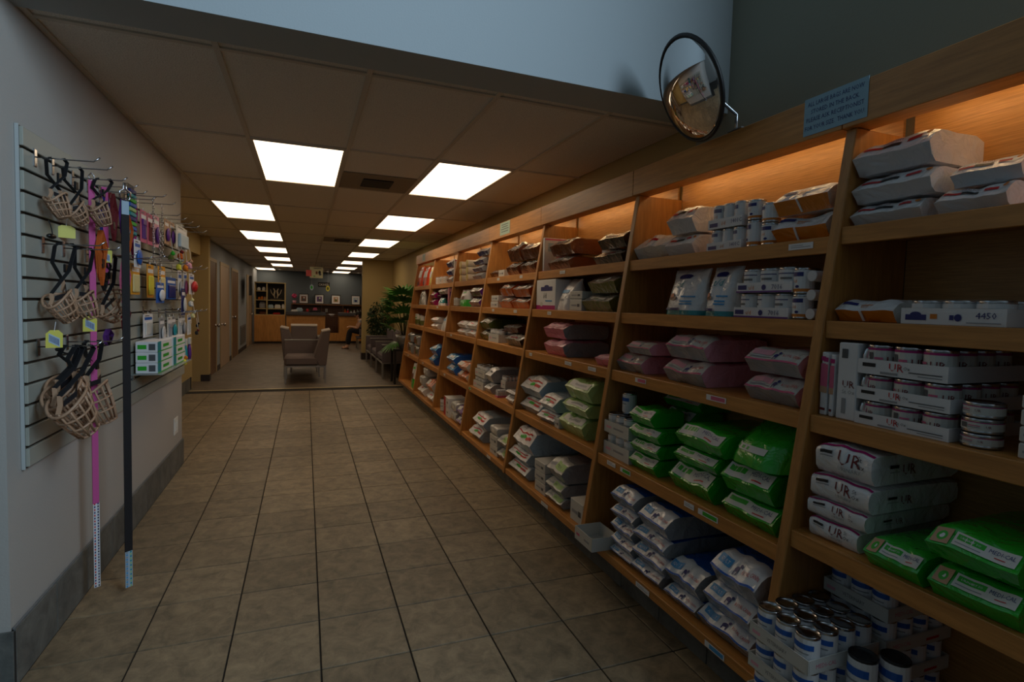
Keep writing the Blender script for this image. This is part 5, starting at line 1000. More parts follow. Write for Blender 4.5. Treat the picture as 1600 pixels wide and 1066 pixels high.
q = MB(); q.tube([(0,0,0.05),(0.005,0.01,0.02),(0.004,0.02,0)], 0.0018, WEB, 5); q.build('cord', t)
q = MB(); q.sphere((0.004,0.01,-0.008), 0.02, mat('black_buckle', ()), 10, 6, (0.6,1.6,0.5)); q.build('clip_body', t, True)

# leads hanging to the floor
def dotted(b, wd, z0, z1, y, x, cols, base, n):
    b.box(x-0.0014, x+0.0016, y-wd/2, y+wd/2, z0, z1, ink(base))
    for k in range(n):
        z = z0+(z1-z0)*(k+0.5)/n
        for s in (-1, 1):
            c = cols[(k*2+(s > 0)) % len(cols)]; b.box(x+0.0016, x+0.0022, y+s*wd*0.27-wd*0.1, y+s*wd*0.27+wd*0.1, z-0.0042, z+0.0042, ink(c))
PINKW = mat('pink_webbing', (204,84,150), rough=0.6, bump=0.15, scale=200)
t = thing('pink_lead', 'long bright pink dog lead hanging almost to the floor', 'dog lead', (-0.86, 2.84, 0), -0.85)
bx('webbing', t, -0.002, 0.002, -0.013, 0.011, 0.455, 1.868, PINKW)
b = MB(); dotted(b, 0.024, 0.075, 0.46, 0.0, 0.0, ['navy','black','red','navy'], 'white', 30); o = b.build('printed_sleeve', t)
q = MB(); q.tube([(0.0,0.0,1.86),(0.0,0.012,1.885),(0.0,0.0,1.90),(0.0,-0.012,1.885)], 0.003, STEEL, 6, closed=True); q.build('snap_ring', t, True)
t = thing('pink_lead', 'second pink lead, shorter, hung just behind the first', 'dog lead', (-0.86, 3.0, 0), -0.7)
bx('webbing', t, -0.002, 0.002, -0.014, 0.014, 1.43, 1.87, PINKW)
t = thing('black_lead', 'long black dog lead hanging to the floor with a pale patterned end', 'dog lead', (-0.755, 2.895, 0), -0.85)
bx('webbing', t, -0.002, 0.002, -0.016, 0.016, 0.20, 1.80, mat('black_lead_webbing', (26,22,24), rough=0.7, bump=0.2, scale=200))
b = MB(); dotted(b, 0.030, 0.03, 0.20, 0.0, 0.0, ['sky','lgreen','grey','teal'], 'lblue', 16); b.build('printed_sleeve', t)
bx('sticker', t, 0.0022, 0.003, -0.015, 0.015, 1.74, 1.80, ink('lblue'))
q = MB(); q.tube([(0,0,1.80),(0,0.02,1.81),(0,0.022,1.84),(0,0.006,1.85),(0,0.004,1.88),(0,-0.004,1.88),(0,-0.006,1.85),(0,-0.022,1.84),(0,-0.02,1.81)], 0.004, STEEL, 6, closed=True); q.build('snap_clip', t, True)
def harness(x, y, z, h, c, lab, nm='dog_harness', n=3, wd=0.012):
    t = thing(nm, lab, 'harness', (x, y, z), 0, 'harnesses and collars'); m = mat('webbing_'+c, PAL[c], rough=0.6, bump=0.2, scale=180); r = random.Random(int(y*1000))
    for k in range(n):
        w_ = 0.03+0.02*r.random(); hh = h*(0.55+0.45*r.random()); o = r.uniform(-0.02,0.02)
        pts = [(0.004*k, o, 0), (0.006*k, o+w_, -hh*0.4), (0.004*k, o+w_*0.5, -hh*0.85), (0.004*k, o, -hh), (0.004*k, o-w_*0.5, -hh*0.85), (0.004*k, o-w_, -hh*0.4), (0.004*k, o, 0)]
        q = MB(); q.strip(pts, (1,0,0.05), wd, 0.0025, m); q.build('webbing_loop', t)
    bx('buckle', t, 0.0, 0.012, -0.016, 0.016, -h*0.55-0.02, -h*0.55+0.02, mat('black_buckle', ()), 0.003)
    q = MB(); q.tube([(0.002,0.014*math.cos(k*PI/4),-0.012+0.014*math.sin(k*PI/4)) for k in range(8)], 0.002, STEEL, 5, closed=True); q.build('metal_ring', t, True)
for a in ((-0.87,3.02,1.865,0.30,'navy','navy harness with a blue tag near the third upper hook'), (-0.84,2.87,1.66,0.26,'dorange','orange red harness strap behind the pink lead'),
          (-0.88,3.16,1.87,0.28,'maroon','maroon harness on the fifth upper hook'), (-0.83,3.20,1.78,0.20,'dorange','bright orange harness left of the black lead'), (-0.88,3.33,1.87,0.30,'purple','purple harness on the sixth upper hook'),
          (-0.86,3.27,1.55,0.26,'dpink','rose pink lead bundle in the middle row'), (-0.87,3.30,1.33,0.16,'maroon','dark maroon collar bundle under the middle row'), (-0.86,3.02,1.22,0.10,'purple','small dotted purple collar below the wide muzzle'),
          (-0.86,2.98,1.55,0.16,'black','black strap bundle above the wide muzzle'), (-0.88,3.5,1.92,0.36,'magenta','magenta collar bundle behind the striped collar card')):
    harness(*a)
def pack(x, y0, y1, z0, z1, cardc, itemc, lab, nm='hanging_pack', cat='pet accessory', grp='hanging packs', shape='box', deep=0.02):
    t = thing(nm, lab, cat, (x, (y0+y1)/2, z0), 0, grp); wd = y1-y0; h = z1-z0
    q = MB(); q.box(0, 0.003, -wd/2, wd/2, 0, h, card(cardc), 0.001); q.build('backing_card', t)
    m = mat('moulded_'+itemc, PAL[itemc], rough=0.35)
    q = MB()
    if shape == 'box': q.box(0.003, 0.003+deep, -wd*0.36, wd*0.36, h*0.08, h*0.66, m, 0.005)
    elif shape == 'comb':
        q.box(0.003, 0.012, -wd*0.3, wd*0.3, h*0.55, h*0.72, m, 0.002)
        for k in range(7): q.box(0.004, 0.008, -wd*0.28+wd*0.09*k, -wd*0.28+wd*0.09*k+0.004, h*0.12, h*0.56, m)
    elif shape == 'oval': q.sphere((0.003+deep*0.5, 0, h*0.38), wd*0.34, m, 12, 8, (deep/(wd*0.68), 1, h*0.28/(wd*0.34)))
    o = q.build('product', t, shape == 'oval')
    if shape == 'comb': o['kind'] = 'stuff'
    b = MB()
    def pos(u, v, l): return Vector((0.0034+0.0004*l, -wd/2+u*wd, v*h))
    print_on(b, pos, [('r',0.1,0.9,0.74,0.86,'white' if cardc != 'white' else 'blue'), ('r',0.15,0.6,0.9,0.94,'dgrey')], wd, h, 1, 1); b.build('header_print', t)
    q = MB(); q.tube([(0.0015+0.0*k, 0.008*math.cos(k*PI/4), h+0.006+0.008*math.sin(k*PI/4)) for k in range(8)], 0.0012, ink('white'), 4, closed=True); q.build('hang_loop', t)
    return t
# striped collar card
t = thing('collar_card', 'tall card of teal, green and blue striped collars by the black lead', 'collar', (-0.86, 3.40, 1.70), 0)
for k, c in enumerate(('teal','blue','green','navy','teal','lgreen','blue','green','teal','navy')):
    bx('collar', t, 0, 0.012, -0.055, 0.055, 0.024*k, 0.024*k+0.02, mat('webbing_'+c, PAL[c], rough=0.6, bump=0.2, scale=180), 0.003)
bx('backing_card', t, -0.003, 0, -0.06, 0.06, -0.01, 0.26, card('black'))
pack(-0.85, 3.40, 3.52, 1.53, 1.68, 'white', 'blue', 'blue and white pack under the striped collars', shape='oval')
pack(-0.86, 3.56, 3.68, 1.68, 1.86, 'dpink', 'purple', 'purple comb pack, first of the pink-backed packs', shape='comb')
pack(-0.86, 3.70, 3.82, 1.68, 1.86, 'dpink', 'maroon', 'dark red comb pack beside the chain leads', shape='comb')
pack(-0.86, 3.84, 3.97, 1.68, 1.87, 'pink', 'purple', 'purple glove pack behind the chain leads', shape='oval')
pack(-0.85, 4.06, 4.18, 1.72, 1.88, 'tan', 'purple', 'purple brush on a tan pink card', shape='oval')
pack(-0.85, 4.20, 4.34, 1.72, 1.88, 'tan', 'purple', 'second purple brush card beside the see-through pack', shape='oval')
pack(-0.82, 4.24, 4.60, 1.71, 1.87, 'offwhite', 'lblue', 'wide see-through pack with coloured toys at the far edge', shape='box')
for k, (x, y, z0, z1) in enumerate(((-0.80,3.58,1.56,1.90), (-0.80,3.72,1.44,1.74), (-0.80,3.78,1.62,1.90))):
    t = thing('chain_lead', ('steel chain lead hanging in front of the purple packs', 'steel chain lead reaching down to the yellow packs', 'inner steel chain lead among the purple packs')[k], 'chain', (x, y, z0), 0, 'chain leads')
    q = MB(); n = int((z1-z0)/0.014)
    for i in range(n):
        zc = 0.007+0.014*i; a = (i % 2)*PI/2; ca, sa = math.cos(a), math.sin(a)
        q.tube([(0.005*math.cos(j*PI/3)*ca, 0.005*math.cos(j*PI/3)*sa, zc+0.010*math.sin(j*PI/3)) for j in range(6)], 0.0017, STEEL, 4, closed=True)
    o = q.build('links', t, True); o['kind'] = 'stuff'
    q = MB(); q.tube([(0,0.016*math.cos(j*PI/4),z1-z0+0.012+0.016*math.sin(j*PI/4)) for j in range(8)], 0.002, STEEL, 5, closed=True); q.build('end_ring', t, True)
pack(-0.88, 3.45, 3.62, 1.385, 1.555, 'amber', 'cream', 'yellow orange pack beside the black lead, middle row', shape='box', deep=0.008)
pack(-0.88, 3.77, 3.92, 1.37, 1.57, 'amber', 'yellow', 'first of two tall yellow packs past the black lead', shape='box', deep=0.008)
pack(-0.86, 3.94, 4.12, 1.37, 1.57, 'amber', 'cream', 'second tall yellow pack past the black lead', shape='box', deep=0.008)
pack(-0.80, 3.62, 3.80, 1.34, 1.46, 'blue', 'white', 'blue and white pack in front of the tall yellow packs', shape='oval')
pack(-0.87, 4.20, 4.48, 1.36, 1.51, 'blue', 'navy', 'wide blue pack in the middle row', shape='box', deep=0.008)
pack(-0.86, 4.50, 4.62, 1.36, 1.57, 'white', 'grey', 'white card pack with grey item past the blue pack', shape='oval')
pack(-0.85, 4.64, 4.75, 1.38, 1.57, 'white', 'dpink', 'white and pink pack near the red pack', shape='oval')
pack(-0.82, 4.40, 4.52, 1.25, 1.44, 'navy', 'offwhite', 'navy pack with a pale bone toy', shape='oval')
pack(-0.81, 4.62, 4.80, 1.40, 1.555, 'white', 'red', 'bright red and white pack at the far edge of the panel', shape='oval', deep=0.04)
# soft toys
def toy(x, y, z, c, c2, r, lab):
    t = thing('soft_toy', lab, 'pet toy', (x, y, z), 0, 'small pet toys')
    m, m2 = mat('plush_'+c, PAL[c], rough=0.9, bump=0.4, scale=90), mat('plush_'+c2, PAL[c2], rough=0.9, bump=0.4, scale=90)
    q = MB(); q.sphere((0,0,0), r, m, 10, 7, (0.8,0.9,1.1)); q.build('body', t, True)
    q = MB(); q.sphere((0.01,0.004,r*1.35), r*0.62, m2, 10, 7); q.build('head', t, True)
    q = MB(); q.tube([(0.01,0.004,r*1.9),(0.0,0.0,r*1.9+0.09)], 0.0012, ink('white'), 4); q.build('hang_cord', t)
    for s in (-1, 1):
        q = MB(); q.sphere((0.01, s*r*0.5, r*1.9), r*0.25, m2, 8, 5, (0.6,1,1.4)); q.build('ear', t, True)
        q = MB(); q.sphere((r*0.4, s*r*0.75, -r*0.55), r*0.36, m, 8, 5, (1,1,1.3)); q.build('foot', t, True)
for a in ((-0.82,4.10,1.63,'olive','green',0.036,'dark green toy under the see-through pack'), (-0.81,4.32,1.66,'dorange','maroon',0.034,'orange red toy under the see-through pack'), (-0.80,4.22,1.58,'yellow','lgreen',0.032,'yellow green toy in the toy row'),
          (-0.80,4.44,1.585,'orange','pink',0.036,'peach toy at the end of the toy row'), (-0.80,4.58,1.61,'pink','tan',0.036,'pale pink toy at the far edge of the panel'), (-0.80,4.62,1.33,'offwhite','cream',0.034,'cream bone toy below the red pack'),
          (-0.80,4.70,1.24,'cream','offwhite',0.03,'second cream toy below the red pack'), (-0.80,4.38,0.92,'yellow','orange',0.034,'yellow duck toy under the brushes'), (-0.80,4.85,1.10,'black','maroon',0.024,'small dark toy at the far lower edge'), (-0.80,4.88,1.155,'black','black',0.02,'tiny black toy at the far lower edge')):
    toy(*(a[:5]+(a[5]*0.62,)+a[6:]))
# cartons, comb packs and brushes of the lowest row
pack(-0.90, 3.77, 3.98, 1.13, 1.27, 'white', 'offwhite', 'tall plain white card above the small cartons', shape='box', deep=0.008)
t = thing('acrylic_shelf', 'thin clear shelf hooked on the panel under six small cartons', 'shelf', (-0.928, 3.62, 0.925), 0)
bx('shelf_plate', t, 0, 0.16, 0, 0.86, 0, 0.004, mat('acrylic', (190,200,198), rough=0.2, alpha=0.5))
for s in (0.02, 0.83): bx('bracket', t, 0, 0.012, s, s+0.02, -0.03, 0.0, STEEL)
bst = dict(body=card('white'), print=[('r',0,0.22,0,1,'teal'),('r',0.35,0.75,0.35,0.65,'green'),('r',0,1,0,0.1,'green')], sprint=[('r',0.1,0.5,0.3,0.7,'green'),('r',0.6,0.9,0.2,0.8,'dgrey')])
for r_ in range(3):
    for c_ in range(2):
        t = thing('carton', 'small white and green carton, %s row, %s of the pair on the panel' % (('bottom','middle','top')[r_], ('nearer','farther')[c_]), 'carton', (-0.80, 3.83+0.40*c_, 0.93+0.062*r_), PI/2, 'small cartons on the panel')
        carton(t, 0.36, 0.11, 0.061, bst, 0)
for k, (y, c1, c2) in enumerate(((3.98,'grey','silver'), (4.14,'offwhite','grey'), (4.30,'grey','teal'), (4.46,'offwhite','silver'), (4.62,'grey','grey'), (4.78,'white','offwhite'))):
    pack(-0.85+0.01*(k % 2), y-0.065, y+0.065, 1.09, 1.245, c1, c2, 'grooming card on the lowest row, '+('grey with a silver oval item, beside the cartons', 'off-white with a grey comb', 'grey with a teal oval item', 'off-white with a silver comb', 'plain grey with a grey oval item', 'bright white with an off-white comb at the end')[k], shape='comb' if k % 2 else 'oval', grp='grooming packs')
for k, (y, c) in enumerate(((4.16,'purple'), (4.30,'teal'), (4.44,'purple'), (4.60,'teal'), (4.74,'purple'))):
    t = thing('grooming_brush', ('purple brush under the comb cards, closest to the cartons', 'teal brush between two purple ones', 'purple brush between two teal ones', 'teal brush above the yellow duck', 'purple brush at the far end of the brushes')[k], 'brush', (-0.83, y, 0.90), 0, 'grooming brushes')
    q = MB(); q.tube([(0,0,0),(0,0.004,0.04),(0,0,0.09),(0,0,0.12)], [0.010,0.014,0.012,0.008], mat('brush_handle_'+c, PAL[c], rough=0.4), 8); q.build('handle', t, True)
    bx('brush_head', t, -0.008, 0.010, -0.026, 0.026, 0.12, 0.17, mat('brush_head', (200,198,190), rough=0.4), 0.003)

# ------------------------------------------------------------------ convex mirror on the shelving
az, el = math.radians(170), math.radians(-25); mn = Vector((math.cos(az)*math.cos(el), math.sin(az)*math.cos(el), math.sin(el)))
t = thing('convex_mirror', 'round convex security mirror with black rim above the shelving', 'mirror', (1.5, 1.905, 2.306), 0)
MR = 0.212; Q = mn.to_track_quat('Z', 'Y').to_matrix().to_4x4()
prof = []; Rs = 0.36; zc = math.sqrt(Rs*Rs-MR*MR)
for i in range(13):
    a = math.asin(MR/Rs)*(1-i/12); prof.append((max(0.0006, Rs*math.sin(a)), Rs*math.cos(a)-zc))
q = MB(); q.lathe(prof, mat('mirror_glass', (215,215,215), rough=0.02, metal=1.0), 40, Q); q.build('mirror_dome', t, True)
q = MB(); q.tube([Q @ Vector((MR*math.cos(k*PI/24), MR*math.sin(k*PI/24), 0)) for k in range(48)], 0.0075, mat('black_rubber', (14,14,16), rough=0.5), 8, closed=True); q.build('rim', t, True)
q = MB(); q.lathe([(MR,-0.004),(MR*0.9,-0.014),(0.03,-0.02)], mat('mirror_back', (60,60,62), rough=0.6), 32, Q); q.build('back_shell', t)
q = MB(); base = Vector((1.66, 1.80, 2.1335))-Vector((1.5,1.905,2.306)); q.tube([Q @ Vector((0,0,-0.02)), Q @ Vector((0,0,-0.07)), base+Vector((0.0,0,0.06)), base+Vector((0,0,-0.003))], 0.008, STEEL, 8); q.build('bracket_arm', t, True)
q = MB(); q.box(base.x-0.012, base.x+0.02, base.y-0.04, base.y+0.04, base.z-0.004, base.z+0.002, STEELD, 0.001); q.build('bracket_foot', t)
# ------------------------------------------------------------------ notices on the header boards
def notice(y0, y1, z0, z1, col, lines, lab, small=False):
    t = thing('paper_notice', lab, 'sign', (1.6472, (y0+y1)/2, z0), -PI/2); wd, h = y1-y0, z1-z0
    bx('sheet', t, -wd/2, wd/2, -0.0012, 0.0, 0, h, mat('notice_'+str(col), col, rough=0.5))
    b = MB()
    def pos(u, v, l): return Vector((-wd/2+u*wd, -0.0015-0.0003*l, v*h))
    print_on(b, pos, lines, wd, h, 1, 1); b.build('lettering', t)
notice(1.224, 1.458, 2.006, 2.134, (142,178,196), [('t','ALL LARGE BAGS ARE NOW',0.5,0.77,0.115,'navy','c',0.88),('t','STORED IN THE BACK.',0.5,0.56,0.115,'navy','c',0.76),('t','PLEASE ASK RECEPTIONIST',0.5,0.35,0.115,'navy','c',0.9),('t','FOR YOUR SIZE.  THANK YOU.',0.5,0.13,0.115,'navy','c',0.94)], 'pale blue lettered notice about large bags, on the shelf header')
LN = [('r',0.15,0.85,0.78,0.84,'dgrey'),('r',0.2,0.8,0.6,0.66,'dgrey'),('r',0.12,0.88,0.42,0.48,'dgrey'),('r',0.15,0.85,0.22,0.28,'dgrey')]
notice(4.41, 4.66, 2.012, 2.122, (170,196,180), LN, 'pale green notice on the header of the fourth bay')
notice(7.95, 8.15, 2.012, 2.112, (160,186,180), LN, 'small pale notice on the header of the farthest bay')

# ------------------------------------------------------------------ waiting chairs
FRM = mat('chair_frame_grey', (168,164,158), rough=0.35, metal=0.7)
FAB2 = mat('chair_fabric_mauve', (104,94,98), rough=0.9, bump=0.3, scale=300)
def cushion(b, x0,x1,y0,y1,z0,z1, m, r=0.03): b.box(x0,x1,y0,y1,z0,z1,m,r)
def lounge(lab, loc, rz, w=0.6, d=0.62, arms=(), seat_z=0.28):
    """front towards -y, width along x, base at the floor"""
    t = thing('lounge_chair', lab, 'chair', loc, rz, 'grey waiting chairs')
    bx('seat_cushion', t, -w/2, w/2, 0.0, d-0.12, seat_z+0.012, seat_z+0.17, FABRIC, 0.035)
    q = MB(); prof = [(d-0.20,seat_z+0.16),(d-0.075,seat_z+0.57),(d+0.055,seat_z+0.60),(d-0.005,seat_z+0.012),(d-0.12,seat_z+0.012)]
    vs = [(-w/2+0.002,y,z) for y,z in prof]+[(w/2-0.002,y,z) for y,z in prof]; n = len(prof)
    q.add(vs, [tuple(range(n))[::-1], tuple(range(n,2*n))]+[(i,(i+1)%n,n+(i+1)%n,n+i) for i in range(n)], FABRIC); o = q.build('backrest', t)
    bv = o.modifiers.new('bevel','BEVEL'); bv.width = 0.02; bv.segments = 3
    q = MB(); c_ = [(d-0.077,seat_z+0.571),(d-0.080,seat_z+0.590),(d+0.054,seat_z+0.622),(d+0.057,seat_z+0.601)]; vs = [(-w/2,y,z) for y,z in c_]+[(w/2,y,z) for y,z in c_]
    q.add(vs, [(3,2,1,0),(4,5,6,7)]+[(i,(i+1)%4,4+(i+1)%4,4+i) for i in range(4)], mat('chair_back_cap', (176,166,158), rough=0.6)); q.build('back_cap', t)
    q = MB(); e = 0.011
    for x in (-w/2+0.02, w/2-0.02): q.box(x-e, x+e, 0.01, d-0.01, seat_z-0.012, seat_z+0.012, FRM)
    for y in (0.02, d-0.02): q.box(-w/2+0.01, w/2-0.01, y-e, y+e, seat_z-0.0115, seat_z+0.0115, FRM)
    q.build('seat_frame', t)
    for x in (-w/2+0.02, w/2-0.02):
        for y in (0.02, d-0.02):
            bx('leg', t, x-e, x+e, y-e, y+e, 0.0, seat_z-0.012, FRM)
    for s in arms:
        xa = s*(w/2+0.03)
        ar = bx('arm_panel', t, xa-0.03, xa+0.03, 0.02, d-0.02, seat_z+0.06, seat_z+0.385, FABRIC, 0.008)
        bx('arm_cap', ar, xa-0.031, xa+0.031, 0.02, d-0.02, seat_z+0.385, seat_z+0.403, FRM, 0.004)
        bx('arm_post', ar, xa-0.011, xa+0.011, 0.04, 0.062, seat_z-0.0, seat_z+0.06, FRM)
lounge('grey lounge chair facing sideways, its back to the shelving, front of the group', (-0.32, 9.82, 0), -PI/2, 0.62, 0.66)
lounge('grey lounge chair facing the shelving with an arm panel, behind the front chair', (0.26, 10.62, 0), PI/2, 0.62, 0.62, (-1,))
lounge('grey lounge chair facing the entrance, rearmost of the group', (-0.02, 11.05, 0), 0, 0.50, 0.62, (-1, 1))
t = thing('waiting_bench', 'row of three mauve grey seats with arm panels along the right wall', 'bench', (1.30, 9.9, 0), 0)
for k in range(3):
    y = 0.06+0.93*k
    bx('seat_cushion', t, 0.02, 0.48, y, y+0.84, 0.29, 0.42, FAB2, 0.03)
    q = MB(); q.box(0.46, 0.58, y, y+0.84, 0.32, 0.80, FAB2, 0.03); q.build('backrest', t)
for k in range(4):
    y = 0.93*k
    ar = bx('arm_panel', t, 0.0, 0.56, y, y+0.05, 0.29, 0.60, FAB2, 0.008); bx('arm_cap', ar, -0.004, 0.564, y-0.003, y+0.053, 0.60, 0.616, FRM, 0.003)
    for x in (0.0, 0.53):
        bx('leg', t, x, x+0.03, y+0.01, y+0.04, 0.0, 0.266, FRM)
    bx('cross_rail', t, 0.0, 0.56, y+0.01, y+0.04, 0.2665, 0.29, FRM)
for x in (0.0, 0.53): bx('long_rail', t, x, x+0.03, 0.05, 2.79, 0.268, 0.289, FRM)

# ------------------------------------------------------------------ plants by the end of the shelving
LEAF = mat('palm_leaf', (74,128,54), rough=0.4, vary=0.15, scale=6); LEAFD = mat('bush_leaf', (34,58,28), rough=0.5, vary=0.2, scale=6); STEM = mat('palm_stem', (96,92,50), rough=0.7)
BLK2 = mat('shade_black_wood', (30,26,24), rough=0.6)  # plant stand wood: black put into the colour for the shade hiding it
t = thing('plant_stand', 'low dark table under the foil potted palm', 'table', (1.60, 9.36, 0), 0)
bx('table_top', t, -0.20, 0.20, -0.20, 0.20, 0.56, 0.59, BLK2, 0.004)
for sx in (-1, 1):
    for sy in (-1, 1): bx('leg', t, sx*0.18-0.018, sx*0.18+0.018, sy*0.18-0.018, sy*0.18+0.018, 0, 0.56, BLK2)
t = thing('potted_palm', 'broad leaved green palm in a foil wrapped pot past the end of the shelving', 'plant', (1.60, 9.36, 0.592), 0)
q = MB(); q.lathe([(0.09,0.0),(0.10,0.02),(0.13,0.16),(0.15,0.24),(0.13,0.235),(0.01,0.22)], foil('grey'), 16); q.build('pot', t, True)
q = MB(); q.sphere((0,0,0.215), 0.12, mat('soil', (40,30,22), rough=0.95), 10, 6, (1,1,0.15)); q.build('soil', t, True)
r = random.Random(3)
def fan(parent, base, dirv, L, n=11, spread=1.4, m=LEAF, wd=0.024, name='fan_leaf'):
    d = Vector(dirv).normalized(); side = d.cross(Vector((0,0,1))).normalized(); up = side.cross(d).normalized(); b = MB()
    for k in range(n):
        a = spread*(-1+2*k/(n-1)); dd = (d*math.cos(a)+side*math.sin(a)).normalized(); ws = dd.cross(up).normalized()
        ln = L*(1-0.25*abs(a/spread))*r.uniform(0.88,1.05); P = []
        for s in (0, 0.25, 0.55, 0.8, 1.0):
            c = Vector(base)+dd*ln*s-Vector((0,0,1))*ln*0.30*s*s*r.uniform(0.9,1.1); hw = wd*(0.35,1.0,0.95,0.6,0.05)[int(round(s*4)) if s not in (0.55,0.8) else (2 if s == 0.55 else 3)]
            P.append((c-ws*hw, c+up*hw*0.35, c+ws*hw))
        vs = [v for p in P for v in p]; fs = []
        for i in range(4):
            for j in range(2): fs.append((i*3+j, i*3+j+1, (i+1)*3+j+1, (i+1)*3+j))
        b.add(vs, fs, m)
    o = b.build(name, parent, True); return o
for (dx, dy, z, L, ln) in ((-0.30,-0.10,0.86,0.34,0.42),(-0.12,-0.25,0.94,0.36,0.3),(0.12,-0.22,0.80,0.34,0.3),(-0.36,0.05,0.52,0.34,0.40),(-0.20,-0.25,0.46,0.32,0.3),(0.05,0.15,0.95,0.34,0.25),(-0.30,0.20,0.74,0.34,0.35),(0.15,0.05,0.6,0.3,0.3),(-0.05,-0.2,0.62,0.36,0.3),(-0.34,-0.02,0.34,0.34,0.3),(-0.24,0.1,0.92,0.36,0.3),(-0.36,-0.16,0.66,0.36,0.3),(-0.3,-0.1,0.12,0.3,0.26),(-0.1,-0.3,0.82,0.36,0.3),(-0.38,-0.05,0.78,0.34,0.3),(0.05,-0.28,0.5,0.32,0.3),(0.10,-0.05,0.92,0.32,0.2)):
    p = Vector((dx*0.55, dy*0.55, z)); q = MB(); q.tube([(dx*0.08, dy*0.08, 0.21), (dx*0.3, dy*0.3, 0.21+(z-0.21)*0.6), p], [0.007,0.005,0.004], STEM, 6); q.build('stem', t, True)
    fan(t, p, (dx, dy, 0.26 if z > 0.3 else -0.15), L)
t = thing('potted_bush', 'dense dark leafy bush in the corner behind the seats', 'plant', (1.62, 13.0, 0), 0)
q = MB(); q.lathe([(0.12,0.0),(0.15,0.28),(0.16,0.30),(0.14,0.30),(0.01,0.27)], mat('terracotta_dark', (84,60,48), rough=0.7), 16); q.build('pot', t, True)
q = MB(); q.tube([(0,0,0.26),(0.02,0,0.6),(0,0.01,0.95)], [0.02,0.016,0.01], STEM, 7); q.build('trunk', t, True)
b = MB()
for k in range(900):
    u, v, w_ = r.gauss(0,1), r.gauss(0,1), r.gauss(0,1); l = math.sqrt(u*u+v*v+w_*w_); rr = r.random()**0.4
    c = Vector((u/l*0.25*rr, v/l*0.17*rr, 0.92+w_/l*0.50*rr)); d = Vector((u/l, v/l, w_/l*0.4-0.7)).normalized(); s = d.cross(Vector((r.uniform(-1,1), r.uniform(-1,1), r.uniform(-1,1)))).normalized(); L = r.uniform(0.06,0.10)
    b.add([c, c+d*L*0.5+s*L*0.22, c+d*L, c+d*L*0.5-s*L*0.22], [(0,1,2,3)], LEAFD)
o = b.build('foliage', t); o['kind'] = 'stuff'

# ------------------------------------------------------------------ reception
GRAN = mat('dark_granite', (72,70,74), rough=0.35, vary=0.3, scale=60); CREAMW = mat('cream_shelf_paint', (198,176,124), rough=0.5); BLK = mat('black_panel', (24,22,22), rough=0.6)
t = thing('bookcase', 'tall cream open bookcase on a maple base cabinet at the far left', 'bookcase', (-1.475, 18.4, 0), 0)
bx('base_cabinet', t, 0, 0.885, 0.0, 0.45, 0.06, 0.88, MAPLE_FRONT)
for k in range(3): bx('cabinet_door', t, 0.01+0.292*k, 0.292+0.292*k, -0.012, 0.0, 0.08, 0.86, MAPLE_FRONT, 0.003)
bx('plinth', t, 0, 0.885, 0.04, 0.45, 0, 0.06, DKB)
for x in (0.0, 0.335, 0.86): bx('side_panel', t, x, x+0.03, 0.06, 0.40, 0.88, 1.88, CREAMW)
bx('back_panel', t, 0, 0.885, 0.40, 0.42, 0.88, 1.88, BLK)
for z in (0.88, 1.07, 1.34): bx('shelf', t, 0.03, 0.86, 0.06, 0.40, z, z+0.022, CREAMW)
bx('shelf', t, 0.03, 0.335, 0.06, 0.40, 1.62, 1.642, CREAMW); bx('top_board', t, -0.005, 0.895, 0.05, 0.42, 1.88, 1.91, CREAMW)
def small(name, lab, cat, x, y, z, sx, sy, sz, m, grp=None, m2=None):
    t = thing(name, lab, cat, (x, y, z), 0, grp)
    q = MB(); q.box(-sx/2, sx/2, -sy/2, sy/2, 0, sz*0.8, m, min(sx, sy)*0.15); q.build('body', t)
    q = MB(); q.box(-sx*0.4, sx*0.4, -sy*0.4, sy*0.4, sz*0.8, sz, m2 or m, min(sx, sy)*0.1); q.build('lid', t)
def bottle(lab, x, y, z, r_, h, m, m2, grp):
    t = thing('bottle', lab, 'bottle', (x, y, z), 0, grp)
    q = MB(); q.lathe([(r_*0.9,0),(r_,0.01),(r_,h*0.6),(r_*0.4,h*0.78),(r_*0.4,h*0.84)], m, 12); q.build('body', t, True)
    q = MB(); q.lathe([(r_*0.45,h*0.84),(r_*0.45,h)], m2, 10); q.build('cap', t)
wh = card('white')
for k, (x, z, sx, sz, m, nm) in enumerate(((-1.36,1.645,0.09,0.10,wh,'white box, first on the upper left bookcase shelf'), (-1.22,1.645,0.09,0.11,wh,'white box, second on the upper left bookcase shelf'), (-1.35,1.365,0.06,0.08,card('orange'),'amber jar at the end of the second bookcase shelf'), (-1.27,1.365,0.06,0.10,card('orange'),'amber jar in the middle of the second bookcase shelf'),
      (-1.19,1.365,0.06,0.09,card('tan'),'tan jar beside the bookcase divider'), (-1.26,1.095,0.17,0.20,card('grey'),'grey file box on the third bookcase shelf'), (-1.02,1.095,0.16,0.12,card('lblue'),'pale box low in the wide bookcase bay'), (-0.82,1.095,0.18,0.13,card('paper'),'cream box low in the wide bookcase bay'), (-0.66,1.095,0.08,0.14,wh,'slim white box low in the wide bookcase bay'), (-0.85,0.905,0.22,0.06,card('red'),'flat red box on the bookcase counter'), (-1.25,0.905,0.2,0.10,card('brown'),'brown box on the bookcase counter'))):
    small('storage_box', nm, 'box', x, 18.62, z, sx, 0.12, sz, m, 'boxes on the bookcase')
t = thing('trophy_display', 'pale carved ornament in the dark upper bay of the bookcase', 'ornament', (-0.87, 18.62, 1.364), 0)
bx('base', t, -0.16, 0.16, -0.06, 0.06, 0, 0.05, mat('ornament_base', (60,52,44), rough=0.6), 0.006)
